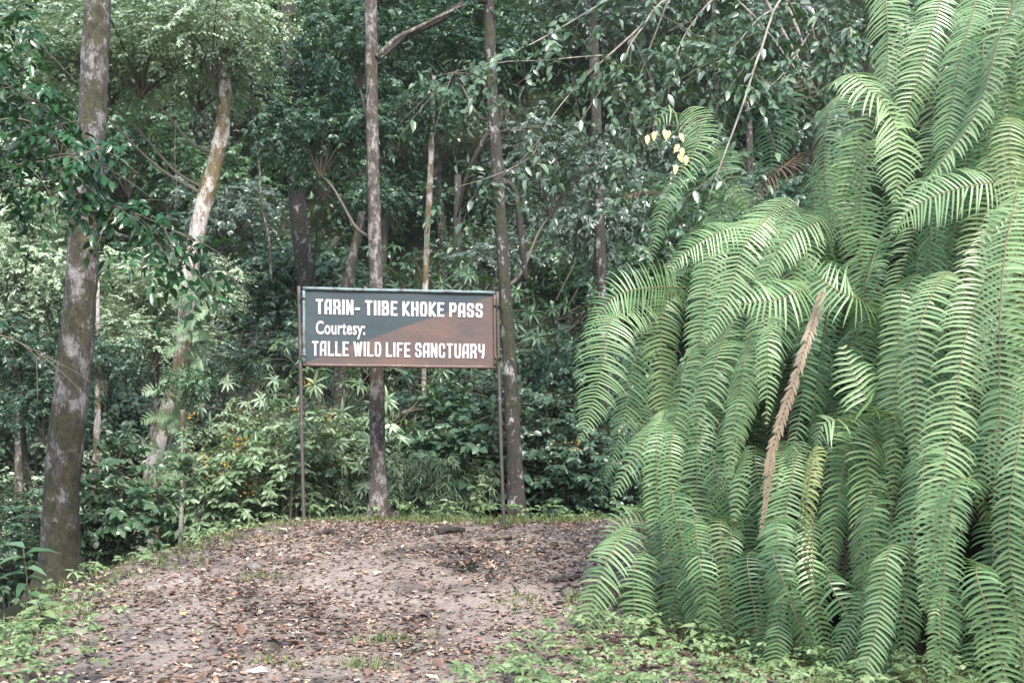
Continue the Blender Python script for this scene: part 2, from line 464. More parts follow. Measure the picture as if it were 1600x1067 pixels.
def panel_mat():
    m, nt, p, out = nodes('sign_panel_paint')
    uv = nt.nodes.new('ShaderNodeUVMap'); uv.uv_map = 'panel'
    sx = nt.nodes.new('ShaderNodeSeparateXYZ'); nt.links.new(uv.outputs[0], sx.inputs[0])
    def mth(op, a, b):
        n = nt.nodes.new('ShaderNodeMath'); n.operation = op
        for i, v in enumerate((a, b)):
            if isinstance(v, bpy.types.NodeSocket): nt.links.new(v, n.inputs[i])
            else: n.inputs[i].default_value = v
        return n.outputs[0]
    u, v = sx.outputs[0], sx.outputs[1]
    nz = noise(nt, 7, 6, .7, uv.outputs[0])
    nb = noise(nt, 3.2, 6, .65, uv.outputs[0])
    # paint faded to rust below a slanting edge, and along the foot of the panel
    ln = mth('SUBTRACT', mth('MULTIPLY_ADD', u, .93), v)
    ln.node.inputs[2].default_value = 0
    d1 = mth('SUBTRACT', mth('ADD', mth('MULTIPLY', u, .96), .02), v)            # >0 below the slanting edge
    d1 = mth('ADD', d1, mth('MULTIPLY', mth('SUBTRACT', nz.outputs['Fac'], .5), .12))
    s1 = nt.nodes.new('ShaderNodeMapRange'); s1.interpolation_type = 'SMOOTHSTEP'
    s1.inputs['From Min'].default_value = -.008; s1.inputs['From Max'].default_value = .02
    nt.links.new(d1, s1.inputs['Value'])
    s2 = nt.nodes.new('ShaderNodeMapRange'); s2.interpolation_type = 'SMOOTHSTEP'
    s2.inputs['From Min'].default_value = .34; s2.inputs['From Max'].default_value = .05
    nt.links.new(mth('ADD', v, mth('MULTIPLY', mth('SUBTRACT', nz.outputs['Fac'], .5), .25)), s2.inputs['Value'])
    s3 = nt.nodes.new('ShaderNodeMapRange'); s3.inputs['From Min'].default_value = .05; s3.inputs['From Max'].default_value = .42
    nt.links.new(u, s3.inputs['Value'])
    rust_f = mth('MAXIMUM', mth('MULTIPLY', s1.outputs[0], .88), mth('MULTIPLY', s2.outputs[0], s3.outputs[0]))
    blue = ramp(nt, [(.3, (.026, .042, .052)), (.5, (.036, .052, .058)), (.7, (.046, .062, .066))])
    nt.links.new(nb.outputs['Fac'], blue.inputs[0])
    rust = ramp(nt, [(.3, (.066, .052, .052)), (.5, (.10, .070, .062)), (.72, (.14, .080, .062))])
    nt.links.new(nb.outputs['Fac'], rust.inputs[0])
    c = mix(nt, rust_f, blue.outputs[0], rust.outputs[0])
    ns = noise(nt, 45, 5, .75, uv.outputs[0])
    rs = ramp(nt, [(.30, (.55, .5, .5)), (.45, (1, 1, 1)), (.8, (1.25, 1.2, 1.15))]); nt.links.new(ns.outputs['Fac'], rs.inputs[0])
    c = mix(nt, .8, c, rs.outputs[0], 'MULTIPLY')
    # rust runs and pale scuffs
    mp = nt.nodes.new('ShaderNodeMapping'); mp.inputs['Scale'].default_value = (38, 1.6, 1); nt.links.new(uv.outputs[0], mp.inputs['Vector'])
    nr = noise(nt, 1, 6, .65, mp.outputs[0])
    rr = ramp(nt, [(.58, (0, 0, 0)), (.74, (.55, .55, .55))]); nt.links.new(nr.outputs['Fac'], rr.inputs[0])
    c = mix(nt, rr.outputs[0], c, (.10, .062, .05))
    n9 = noise(nt, 5.5, 9, .8, uv.outputs[0])
    r9 = ramp(nt, [(.62, (0, 0, 0)), (.70, (.35, .35, .35))]); nt.links.new(n9.outputs['Fac'], r9.inputs[0])
    c = mix(nt, r9.outputs[0], c, (.20, .19, .19))
    nt.links.new(c, p.inputs['Base Color'])
    p.inputs['Roughness'].default_value = .6; p.inputs['Specular IOR Level'].default_value = .3
    return m
M['panel'] = panel_mat()
M['frame_teal'] = metal_mat('frame_flaking_teal', (.15, .22, .22), (.09, .06, .05), .55)
M['frame_rust'] = metal_mat('frame_rusty', (.11, .07, .055), (.24, .21, .18), .62)
M['post'] = metal_mat('post_rusty_pipe', (.07, .058, .052), (.28, .265, .255), .64)
m_, nt_, p_, _ = nodes('sign_lettering_white')
tc_ = nt_.nodes.new('ShaderNodeTexCoord'); n_ = noise(nt_, 14, 9, .8, tc_.outputs['Object'])
r_ = ramp(nt_, [(.32, (.20, .17, .16)), (.44, (.37, .345, .345)), (.60, (.52, .495, .51))]); nt_.links.new(n_.outputs['Fac'], r_.inputs[0])
nt_.links.new(r_.outputs[0], p_.inputs['Base Color']); p_.inputs['Roughness'].default_value = .6
M['white'] = m_

base = sp(628, 826)
base[2] = ground_z(base[0], base[1])
sign = thing('sign_board', 'painted metal sign board, half blue and half rusty, on two rusty pipe posts', 'sign', base)
TL, TR, BR, BL = (475.6, 452), (771.4, 459), (772.5, 572), (475.6, 568)
def pq(u, v, off=0.0):          # u right, v up across the panel
    px = (TL[0] * (1 - u) + TR[0] * u) * v + (BL[0] * (1 - u) + BR[0] * u) * (1 - v)
    py = (TL[1] * (1 - u) + TR[1] * u) * v + (BL[1] * (1 - u) + BR[1] * u) * (1 - v)
    return sp(px, py, off)
g = Geo()
nu, nv = 16, 7
us, vs = np.linspace(0, 1, nu), np.linspace(0, 1, nv)
Vf = [pq(u, v, .004 * math.sin(u * 9 + v * 4) * math.sin(v * 3)) for u in us for v in vs]
Vb = [p - s_n * .02 for p in Vf]
i, j = np.meshgrid(np.arange(nu - 1), np.arange(nv - 1), indexing='ij')
qf = np.stack([i * nv + j, (i + 1) * nv + j, (i + 1) * nv + j + 1, i * nv + j + 1], -1).reshape(-1, 4)
qb = qf[:, ::-1] + nu * nv
g.add(np.array(Vf + Vb), None, np.vstack([qf, qb]))
me = g.mesh('panel', M['panel'], base, True)
uvl = me.uv_layers.new(name='panel')
UV = np.array([(u, v) for u in us for v in vs] * 2)
li = np.zeros(len(me.loops), np.int32); me.loops.foreach_get('vertex_index', li)
uvl.data.foreach_set('uv', UV[li].astype(np.float32).ravel())
link('panel', me, sign)
def rail(name, a, b, r, mat, off=.012, label=None):
    g = Geo()
    P = np.array([sp(*(np.array(a) * (1 - t) + np.array(b) * t), off) for t in np.linspace(0, 1, 14)])
    P += rng.normal(0, .0022, P.shape)
    tube(g, P, r, 8)
    o = g.build(name, mat, sign, base, True)
    if label: o['label'] = label
    return o
rail('frame_rail', (473.5, 450.5), (773, 457.5), .021, M['frame_teal'], label='flaking teal rail along the top of the panel')
rail('frame_rail', (473.5, 570), (774, 574), .021, M['frame_rust'])
rail('frame_rail', (474.5, 454), (475.5, 567), .020, M['frame_teal'], .014)
rail('frame_rail', (772.5, 461), (773.5, 571), .020, M['frame_rust'], .014)
def post(pts, lab):
    g = Geo()
    C = curve(pts, 24)
    P = np.array([sp(a, b, -.02) for a, b in C])
    gz = ground_z(P[-1][0], P[-1][1])
    P[-1][2] = min(P[-1][2], gz - .05)
    tube(g, P, .0225, 10, lump=.03)
    o = g.build('post', M['post'], sign, base, True)
    return o
post([(467, 447), (469.5, 560), (472, 700), (475.5, 845)], '')
post([(777, 456), (779.5, 570), (783, 700), (788, 835)], '')
for (a, b) in (((469, 466), (475, 467)), ((470, 556), (476, 557)), ((771, 478), (780, 477)), ((773, 560), (781, 559))):
    g = Geo()
    P = curve(np.array([sp(*a, .03), sp((a[0] + b[0]) / 2, a[1] - 1, .05), sp(*b, .03), sp(b[0] + 1, b[1] + 3, .0)]), 8)
    tube(g, P, .012, 6)
    g.build('wire_tie', M['deadwood'], sign, base)

# lettering: strokes in a unit box, x 0..1, y 0..1
c = .14
GL = {
 'T': (1., [[(0, 1), (1, 1)], [(.5, 1), (.5, 0)]]),
 'A': (1., [[(0, 0), (0, .8), (.25, 1), (1, 1), (1, 0)], [(0, .36), (1, .36)]]),
 'R': (1., [[(0, 0), (0, 1), (.8, 1), (1, .86), (1, .58), (.8, .46), (0, .46)], [(.55, .46), (1, .30), (1, 0)]]),
 'I': (.0, [[(0, 0), (0, 1)]]),
 'N': (1., [[(0, 0), (0, 1)], [(0, 1), (1, 0)], [(1, 0), (1, 1)]]),
 'B': (1., [[(0, 0), (0, 1), (.8, 1), (.95, .88), (.95, .64), (.8, .53), (0, .53)], [(.7, .53), (1, .42), (1, .12), (.82, 0), (0, 0)]]),
 'E': (.9, [[(1, 1), (0, 1), (0, 0), (1, 0)], [(0, .5), (.8, .5)]]),
 'K': (1., [[(0, 0), (0, 1)], [(1, 1), (.12, .5), (1, 0)]]),
 'H': (1., [[(0, 0), (0, 1)], [(1, 0), (1, 1)], [(0, .5), (1, .5)]]),
 'O': (1., [[(.2, 0), (0, .14), (0, .86), (.2, 1), (.8, 1), (1, .86), (1, .14), (.8, 0), (.15, 0)]]),
 'P': (1., [[(0, 0), (0, 1), (.8, 1), (1, .86), (1, .52), (.8, .4), (0, .4)]]),
 'S': (1., [[(1, .77), (1, .88), (.82, 1), (.18, 1), (0, .86), (0, .66), (.18, .53), (.82, .47), (1, .34), (1, .14), (.82, 0), (.18, 0), (0, .12), (0, .23)]]),
 'L': (.9, [[(0, 1), (0, 0), (1, 0)]]),
 'W': (1.55, [[(0, 1), (.24, 0)], [(.24, 0), (.5, .9)], [(.5, .9), (.76, 0)], [(.76, 0), (1, 1)]]),
 'D': (1., [[(0, 0), (0, 1), (.75, 1), (1, .8), (1, .2), (.75, 0), (0, 0)]]),
 'F': (.9, [[(1, 1), (0, 1), (0, 0)], [(0, .5), (.8, .5)]]),
 'C': (1., [[(1, .72), (1, .88), (.8, 1), (.2, 1), (0, .86), (0, .14), (.2, 0), (.8, 0), (1, .12), (1, .28)]]),
 'U': (1., [[(0, 1), (0, .14), (.2, 0), (.8, 0), (1, .14), (1, 1)]]),
 'Y': (1., [[(0, 1), (0, .62), (.2, .47), (.8, .47), (1, .62)], [(1, 1), (1, .3), (.78, 0)]]),
 '-': (.55, [[(0, .40), (1, .40)]]),
}
def stroke(P, t):
    P = np.array(P, float)
    closed = np.allclose(P[0], P[-1])
    d = nrm(np.diff(P, axis=0))
    L, Rr = [], []
    for k in range(len(P)):
        d0 = d[k - 1] if k > 0 else d[0]
        d1 = d[k] if k < len(d) else d[-1]
        n0 = np.array([-d0[1], d0[0]]); n1 = np.array([-d1[1], d1[0]])
        m_ = nrm(n0 + n1); s = 1 / max(.5, m_ @ n1)
        L.append(P[k] + m_ * s * t / 2); Rr.append(P[k] - m_ * s * t / 2)
    return np.array(L), np.array(Rr)
def text_line(txt, x0, y0t, y0b, x1, y1t, y1b, t, gap, word):
    cw = 6.6
    adv = []
    for ch in txt:
        adv.append(word if ch == ' ' else GL[ch][0] * cw + t)
    total = sum(adv) + gap * (len(txt) - 1)
    sx = (x1 - x0) / total
    g = Geo(); x = 0; k = 0
    for ch, a in zip(txt, adv):
        if ch != ' ':
            w = GL[ch][0] * cw
            for st in GL[ch][1]:
                jit = R.uniform(-.35, .35)
                pts = []
                for (ux, uy) in st:
                    X = x + t / 2 + ux * w
                    Yv = t / 2 + uy * (22.5 - t)
                    pts.append((X, Yv))
                # square stroke ends
                pts = np.array(pts)
                if not np.allclose(pts[0], pts[-1]):
                    pts[0] += nrm(pts[0] - pts[1]) * t * .5 * (1 if True else 0)
                    pts[-1] += nrm(pts[-1] - pts[-2]) * t * .5
                    pts[:, 1] = np.clip(pts[:, 1], 0, 22.5)
                Lp, Rp = stroke(pts, t)
                Q = []
                for X, Yv in np.vstack([Lp, Rp]):
                    f = X / total
                    px = x0 + (X + jit * 0) * sx
                    yt = y0t + (y1t - y0t) * f; yb = y0b + (y1b - y0b) * f
                    py = yb + (yt - yb) * Yv / 22.5
                    Q.append(sp(px + .12 * math.sin(py * 3 + k), py, .0085 + .0005 * (k % 3)))
                n = len(Lp)
                g.add(Q, None, [(i, i + 1, n + i + 1, n + i) for i in range(n - 1)])
                k += 1
        x += a + gap
    o = g.build('lettering', M['white'], sign, base)
    o['label'] = 'white painted lettering reading ' + txt
text_line('TARIN- TIIBE KHOKE PASS', 493.4, 467.0, 490.8, 754.4, 474.2, 496.4, 3.65, 2.0, 3.0)
text_line('TALLE WILD LIFE SANCTUARY', 487.5, 532.6, 555.6, 757.2, 537.4, 560.2, 3.3, 2.0, 3.0)
fc = bpy.data.curves.new('courtesy', 'FONT')
fc.body = 'Courtesy:'; fc.offset = .022; fc.resolution_u = 3; fc.space_character = 1.06
fo = bpy.data.objects.new('courtesy_text', fc); COL.objects.link(fo)
bpy.context.view_layer.update()
tm = bpy.data.meshes.new_from_object(fo.evaluated_get(bpy.context.evaluated_depsgraph_get()))
bpy.data.objects.remove(fo, do_unlink=True)
co = np.array([v.co[:] for v in tm.vertices])
x0, x1 = co[:, 0].min(), co[:, 0].max(); capt = co[:, 1].max()
for v, p in zip(tm.vertices, co):
    f = (p[0] - x0) / (x1 - x0)
    px = 493.5 + f * 77.0
    py = 521.6 + f * 1.2 - p[1] / capt * 20.8
    v.co = sp(px, py, .009) - base
tm.materials.append(M['white'])
o = link('lettering', tm, sign); o['label'] = 'white painted lettering reading Courtesy:'

# ---------------------------------------------------------------- trees traced along their trunks
def trunk_geo(pts, Y, sides=18, n=46, lump=.06, flare=0.0):
    """pts rows (px, py, half width px); Y depth."""
    C = curve(pts, n)
    P = np.array([at(a, b, Y) for a, b, _ in C])
    rad = np.maximum(C[:, 2], .6) / F * Y
    ph = rng.uniform(0, 6)
    P[:, 1] += .12 * np.sin(np.linspace(0, 5, n) + ph) * min(1, rad.max() * 6)
    gz = float(ground_z(P[-1][0], P[-1][1]))
    if P[-1][2] > gz - .15:
        k = np.array([[*P[-1][:2], gz - .2]]); P = np.vstack([P, k]); rad = np.append(rad, rad[-1] * 1.15)
    g = Geo(); tube(g, P, rad, sides, lump=lump)
    if flare:                          # root buttresses spreading at the foot
        V = g.V[0]; h = np.clip(1 - (V[:, 2] - gz) / .55, 0, 1) ** 2
        ax = np.array([P[-1][0], P[-1][1]]); dx = V[:, :2] - ax; th = np.arctan2(dx[:, 1], dx[:, 0])
        V[:, :2] += nrm(dx) * (h * flare * np.clip(.35 + np.sin(5 * th + ph) * .6 + .3 * np.sin(3 * th), 0, 1))[:, None]
    b = P[-1].copy(); b[2] = gz
    return g, P, rad, b

# crowns and shrubs (meshes shared between copies)
def spray(gl, gt, p0, d, L, n, ll, lw, droop, kind, tint, flat=.5, trad=.006):
    s = np.linspace(.12, 1, n)
    d = nrm(d)
    P = p0 + d * s[:, None] * L + np.array([0, 0, -1.]) * (droop * L * s * s)[:, None]
    T = nrm(d + np.array([0, 0, -2 * droop]) * s[:, None])
    up = np.array([0, 0, 1.]); S = np.cross(d, up)
    S = nrm(S) if np.linalg.norm(S) > .1 else np.array([1., 0, 0])
    side = np.where(np.arange(n) % 2, 1., -1.)[:, None]
    A = T * .55 + S * side * .8 + rng.normal(0, .22, (n, 3)) + np.array([0, 0, -.28])
    A[-1] = T[-1] + rng.normal(0, .1, 3)
    C = np.tile(up * flat, (n, 1)) + rng.normal(0, .32, (n, 3)) + d * .6
    leaves(gl, P, A, C, ll * rng.uniform(.65, 1.15, n), lw * rng.uniform(.75, 1.1, n), np.clip(tint + rng.normal(0, .16, n), 0, 1), kind)
    if gt is not None:
        k = np.linspace(0, 1, 4)
        tube(gt, p0 + d * k[:, None] * L + np.array([0, 0, -1.]) * (droop * L * k * k)[:, None], np.linspace(trad, trad * .35, 4), 3, cap=False)

def whorl(gl, gt, p0, d, L, n, ll, lw, tint):
    d = nrm(d); e = p0 + d * L
    a = np.linspace(0, 2 * math.pi, n, endpoint=False) + rng.uniform(0, 6)
    S = nrm(np.cross(d, [.3, .2, 1.])); U = np.cross(S, d)
    A = np.cos(a)[:, None] * S + np.sin(a)[:, None] * U + d * .35 + np.array([0, 0, -.35]) + rng.normal(0, .1, (n, 3))
    C = np.tile(d * .8 + np.array([0, 0, .6]), (n, 1)) + rng.normal(0, .15, (n, 3))
    leaves(gl, np.tile(e, (n, 1)), A, C, ll * rng.uniform(.8, 1.1, n), lw, np.clip(tint + rng.normal(0, .1, n), 0, 1), 'lance')
    if gt is not None:
        k = np.linspace(0, 1, 3)
        tube(gt, p0 + d * k[:, None] * L, .006, 3, cap=False)

def make_shrub(kind, seed, h=1.0):
    """a shrub about 2 m tall and 1.8 m wide at unit scale: (foliage mesh, stems mesh, flower mesh or None)"""
    global rng
    keep = rng; rng = np.random.default_rng(seed)
    gl, gt = Geo(), Geo(); gf = None
    spec = dict(
        round=(150, 11, .15, .085, .25, 'ovate', 'dark'), small=(300, 12, .085, .042, .2, 'ovate', 'mid'),
        lance=(170, 12, .19, .045, .45, 'lance', 'mid'), whorl=(190, 9, .15, .036, .3, 'lance', 'mid'),
        tall=(520, 12, .05, .025, .2, 'ovate', 'mid'), tallr=(330, 11, .075, .042, .25, 'ovate', 'dark'), tallw=(330, 8, .095, .022, .3, 'lance', 'mid'),
        bamboo=(180, 12, .20, .026, .6, 'lance', 'mid'), flower=(130, 11, .14, .05, .25, 'ovate', 'mid'))[kind]
    ns, nl, ll, lw, droop, tk, mat = spec
    nst = 7
    tips = []
    for k in range(nst):
        a = rng.uniform(0, 6.28); rr = rng.uniform(.15, .85)
        hh = rng.uniform(1.1, 2.05) * h
        e = np.array([math.cos(a) * rr, math.sin(a) * rr, hh])
        P = curve([(math.cos(a) * .08, math.sin(a) * .08, -.1), e * np.array([.35, .35, .45]), e * np.array([.8, .8, .8]), e], 8)
        tube(gt, P, np.linspace(.022, .006, 8), 5, cap=False)
        tips.append(P)
    for k in range(ns):
        P = tips[k % nst]; t = rng.uniform(.2, 1) ** .7
        p = P[int(t * 7)] + rng.normal(0, .07, 3)
        out = np.array([p[0] + rng.normal(0, .5), p[1] + rng.normal(0, .5), rng.uniform(-.1, .7)])
        L = rng.uniform(.25, .65) * (1.2 - .4 * t)
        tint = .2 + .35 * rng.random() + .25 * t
        if kind in ('whorl', 'tallw'): whorl(gl, gt, p, out, L, nl, ll, lw, tint)
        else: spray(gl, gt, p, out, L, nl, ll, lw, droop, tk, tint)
        if kind == 'flower' and rng.random() < .06 and t > .6:
            gf = gf or Geo()
            n = 16
            q = p + nrm(out) * L + rng.normal(0, .05, (n, 3)) + np.array([0, 0, .06])
            leaves(gf, q, rng.normal(0, 1, (n, 3)), rng.normal(0, 1, (n, 3)) + [0, -1, 1], .035, .03, rng.random(n), 'tiny')
    res = (gl.mesh('foliage', M[mat]), gt.mesh('stem', M['twig'], smooth=True), gf.mesh('flower_head', M['flower']) if gf else None)
    rng = keep
    return res

def make_crown(kind, seed, rx, rz, nlobe, ns):
    global rng
    keep = rng; rng = np.random.default_rng(seed)
    gl, gt = Geo(), Geo()
    ll, lw, tk, mat = dict(fine=(.12, .055, 'ovate', 'pale'), mid=(.17, .08, 'ovate', 'mid'), dark=(.17, .08, 'ovate', 'dark'), grey=(.16, .075, 'ovate', 'grey'))[kind]
    for k in range(nlobe):
        a = k * 2.4 + rng.uniform(-.4, .4); rr = math.sqrt((k + .3) / nlobe) * rx * .72
        c_ = np.array([math.cos(a) * rr, math.sin(a) * rr, rng.uniform(-.5, .5) * rz])
        P = curve([(0, 0, -rz * 1.1), c_ * np.array([.4, .4, .1]) + [0, 0, -rz * .5], c_], 7)
        tube(gt, P, np.linspace(.032, .012, 7), 5, cap=False)
        r = rx * rng.uniform(.28, .46)
        for s in range(ns // nlobe):
            d = nrm(rng.normal(0, 1, 3) + [0, 0, .25]); d[2] *= .65
            p = c_ + d * r * (rng.uniform(.65, 1.0) if kind == 'fine' else rng.uniform(.35, .95))
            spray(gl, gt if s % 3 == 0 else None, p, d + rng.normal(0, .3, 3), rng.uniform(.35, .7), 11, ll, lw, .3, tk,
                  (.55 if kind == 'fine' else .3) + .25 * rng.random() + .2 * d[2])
    res = (gl.mesh('crown', M[mat]), gt.mesh('limb', M['twig'], smooth=True))
    rng = keep
    return res

SHR = {}
for kk in ('tall', 'tallr', 'tallw', 'round', 'small', 'lance', 'whorl', 'bamboo', 'flower'):
    SHR[kk] = [make_shrub(kk, 100 + len(kk) * 7 + s) for s in range(2)]
CR = {k: [make_crown(k, 40 + s + len(k), 2.2, 1.3, 9, 620 if k == 'fine' else 300) for s in range(2)] for k in ('fine', 'mid', 'dark', 'grey')}

def put_shrub(kind, x, y, sc, label, group, mat=None, zoff=0.0, cat='shrub', name=None):
    v = SHR[kind][R.randrange(2)]
    o = thing(name or 'shrub', label, cat, (x, y, float(ground_z(x, y)) + zoff), R.uniform(0, 6.28), sc, group)
    f = link('foliage', v[0], o); f['kind'] = 'stuff'
    if mat: f.material_slots[0].link = 'OBJECT'; f.material_slots[0].material = M[mat]
    link('stem', v[1], o)
    if v[2] is not None: link('flower_head', v[2], o)['kind'] = 'stuff'
    return o

def put_crown(root, kind, loc, sc, rz=None, mat=None):
    """crown (and its limbs) as parts of a tree; loc relative to root"""
    v = CR[kind][R.randrange(2)]
    rz = R.uniform(0, 6.28) if rz is None else rz
    sc = (sc,) * 3 if np.isscalar(sc) else sc
    cr = link('crown', v[0], root, loc); cr.scale = sc; cr.rotation_euler = (0, 0, rz); cr['kind'] = 'stuff'
    lm = link('twig', v[1], root, loc); lm['kind'] = 'stuff'; lm.scale = sc; lm.rotation_euler = (0, 0, rz)
    if mat: cr.material_slots[0].link = 'OBJECT'; cr.material_slots[0].material = M[mat]
    return cr

def traced_tree(name, pts, Y, mat, label, crowns=(), group=None, sides=18, lump=.06, limbs=(), cat='tree', n=46, flare=0.0):
    g, P, rad, b = trunk_geo(pts, Y, sides, n, lump, flare)
    o = thing(name, label, cat, b, group=group)
    g.build('trunk', M[mat], o, b, True)
    for (kind, px, py, dY, sc) in crowns:
        c0 = at(px, py, Y + dY)
        put_crown(o, kind, tuple(c0 - b), sc)
        szz = sc if np.isscalar(sc) else sc[2]
        foot = c0 - [0, 0, 1.43 * szz]                 # where the crown's limbs meet
        i = min(range(len(P) - 1), key=lambda i: abs(P[i][2] - (foot[2] - .75 * np.hypot(*(P[i] - foot)[:2]))))
        if np.linalg.norm(P[i] - foot) > rad[i]:
            gl = Geo(); C = curve([P[i], P[i] * .65 + foot * .35 + [0, .1, -.12], P[i] * .3 + foot * .7 + [0, -.1, .05], foot + [0, 0, .05]], 12)
            tube(gl, C, np.linspace(min(.028, rad[i] * .5), .010, 12), 7, lump=.12)
            gl.build('limb', M['twig'], o, b, True)
    for lp in limbs:
        gl = Geo(); C = curve([(*at(a, bb, Y + dd), r / F * Y) for a, bb, dd, r in lp], 16)
        tube(gl, C[:, :3], C[:, 3], 8, lump=.08)
        gl.build('limb', M[mat], o, b, True)
    return o

traced_tree('forest_tree', [(185, -1100, 10), (168, -400, 17), (160, -60, 20), (157, 0, 20), (149, 200, 21.5), (138, 340, 23), (132, 450, 24), (116, 600, 27),
            (99, 740, 27), (92, 850, 30), (90, 900, 37), (89, 930, 48)], 13.5, 'bark_big', 'stout leaning tree trunk blotched with lichen, mossy at its foot beside the path',
            crowns=[('mid', 185, -1100, 0, .6)], sides=30, lump=.045, limbs=[[(138, 350, 0, 9), (160, 352, -.2, 7), (185, 368, -.4, 4), (215, 372, -.8, 2)]], n=120, flare=.09)
traced_tree('forest_tree', [(352, 20, 7), (350, 90, 9), (347, 190, 11), (337, 250, 12), (320, 320, 13), (304, 400, 13), (296, 470, 12), (288, 560, 13),
            (268, 640, 14), (246, 730, 17), (234, 800, 18), (224, 900, 26)], 19.0, 'bark_white', 'curved pale-barked tree with a wide light green crown',
            crowns=[('fine', 220, 60, .3, (1.0, .9, .62)), ('fine', 330, 40, -.3, (.62, .62, .55)), ('fine', 310, 115, .8, (.55, .6, .42)), ('fine', 95, 60, .8, (.55, .6, .5)), ('fine', 170, 110, .9, (.5, .6, .4))], lump=.11, n=90, flare=.2)
traced_tree('forest_tree', [(560, -900, 7), (572, -200, 9), (578, 0, 9.5), (580, 100, 9.5), (583, 250, 9.5), (588, 430, 10.5), (590, 600, 11), (592, 750, 13), (594, 850, 18)], 16.9,
            'bark_brown', 'slim straight tree trunk with brown mottled bark right behind the sign board',
            crowns=[('mid', 545, -800, 0, .8), ('dark', 560, 60, .9, (.45, .4, .5)), ('dark', 500, 190, 1.0, (.55, .5, .55))], lump=.09,
            limbs=[[(588, 90, 0, 4), (620, 60, .1, 3.4), (660, 40, .3, 3), (720, 10, .4, 2)]], n=110, flare=.2)
traced_tree('forest_tree', [(745, -900, 5), (758, -200, 8), (764, 0, 8.5), (768, 130, 9), (776, 250, 9), (788, 430, 9.5), (797, 580, 11), (803, 700, 12), (809, 850, 16)], 17.4,
            'bark_dark', 'slim dark tree trunk with a few white patches beside the right post of the sign',
            crowns=[('dark', 745, -800, 0, .8), ('dark', 700, 60, .8, (.5, .5, .4)), ('grey', 860, 250, 1.4, (.6, .6, .6))], lump=.10,
            limbs=[[(762, 0, 0, 8), (735, 2, 0, 7), (690, 28, -.1, 6), (640, 55, -.2, 5), (590, 95, -.3, 3)], [(775, 190, 0, 5), (750, 230, 0, 4), (725, 290, .2, 3), (715, 340, .4, 2)],
                   [(780, 280, 0, 5), (805, 300, 0, 5), (815, 380, .1, 5), (822, 440, .2, 4)]], n=110, flare=.2)
traced_tree('small_tree', [(250, 400, 4), (246, 500, 5), (240, 640, 6), (232, 900, 8)], 20.2, 'bark_brown', 'small tree with dense pale green leaves between the stout and curved trunks',
            crowns=[('fine', 215, 440, 0, (.62, .6, .42)), ('fine', 300, 455, -.3, (.48, .5, .4)), ('fine', 240, 525, -.4, (.55, .5, .36)), ('fine', 185, 500, -.1, (.4, .4, .4))], sides=10)
traced_tree('small_tree', [(40, 300, 4), (38, 450, 5), (30, 640, 6), (24, 900, 8)], 19.6, 'bark_brown', 'small tree with dense pale green leaves to the left of the stout trunk',
            crowns=[('fine', 50, 330, 0, (.5, .5, .42)), ('fine', 10, 400, -.3, (.55, .5, .5)), ('fine', 75, 440, -.2, (.42, .4, .34)), ('fine', 20, 500, 0, (.4, .4, .36))], sides=10)
traced_tree('forest_tree', [(905, -400, 6), (922, -30, 9), (930, 150, 8), (935, 300, 8), (940, 450, 8), (946, 700, 9), (950, 880, 10)], 21, 'bark_dark',
            'thin dark tree trunk rising just beside the fern bank', crowns=[('grey', 915, 0, .5, (.7, .7, .6)), ('grey', 930, 330, .9, (.6, .6, .8)), ('dark', 905, 560, .6, (.5, .5, .7))])
traced_tree('sapling', [(678, 120, 3), (675, 200, 4), (672, 280, 5), (668, 350, 4.5), (665, 430, 4.5), (662, 600, 4), (660, 860, 4)], 23.5, 'bark_white',
            'thin white-barked sapling above the middle of the sign', crowns=[('mid', 680, 170, .3, (.45, .45, .5))], sides=10, lump=.12)
traced_tree('forest_tree', [(440, -300, 10), (452, 100, 12), (464, 300, 13), (478, 430, 14), (495, 600, 18), (500, 900, 22)], 24, 'bark_dark',
            'dark trunk in deep shade with leafy twigs, left of the sign', crowns=[('dark', 470, 120, -1, (.6, .6, .6)), ('mid', 505, 250, -2.0, (.5, .5, .5))])
traced_tree('sapling', [(566, 330, 5), (556, 370, 6), (545, 430, 8), (536, 500, 9), (530, 700, 11), (528, 880, 12)], 21, 'bark_brown',
            'short leaning brown stem just above the top rail of the sign', crowns=[('dark', 575, 300, .3, (.3, .3, .35))], sides=10)
traced_tree('sapling', [(152, 440, 3), (152, 600, 4.5), (150, 700, 5.5), (148, 800, 6), (146, 900, 7)], 17, 'bark_white',
            'thin pale sapling close behind the stout leaning trunk', crowns=[('dark', 165, 560, 0, (.24, .24, .34))], sides=10)
traced_tree('sapling', [(30, 560, 3), (36, 660, 4.5), (44, 740, 5), (56, 800, 5), (62, 900, 6)], 15.5, 'bark_dark',
            'thin dark sapling with glossy leaves to the left of the stout trunk', crowns=[('dark', 40, 560, 0, (.42, .42, .42)), ('dark', 70, 640, -.3, (.3, .3, .3))], sides=10)
traced_tree('sapling', [(284, 640, 2.5), (285, 740, 3), (284, 800, 3.5), (282, 880, 4)], 17.5, 'bark_white', 'slender pale stem beside the foot of the curved tree',
            crowns=[('mid', 292, 600, .4, (.2, .2, .26))], sides=8)
# hanging vines
for pts, Y, lab in (([(392, 120), (396, 200), (405, 260), (408, 320), (420, 370), (424, 440)], 19.5, 'brown kinked vine hanging in the dark gap right of the curved tree'),
                    ([(275, 190), (273, 240), (276, 290), (274, 330)], 18.6, 'short thin vine hanging under the light green crown')):
    g = Geo(); C = curve([at(a, b, Y) for a, b in pts], 20)
    tube(g, C, .018 if Y > 19 else .01, 6, lump=.2)
    o = g.build('vine', M['bark_brown'], None, tuple(C[0])); tag(o, lab, 'vine')

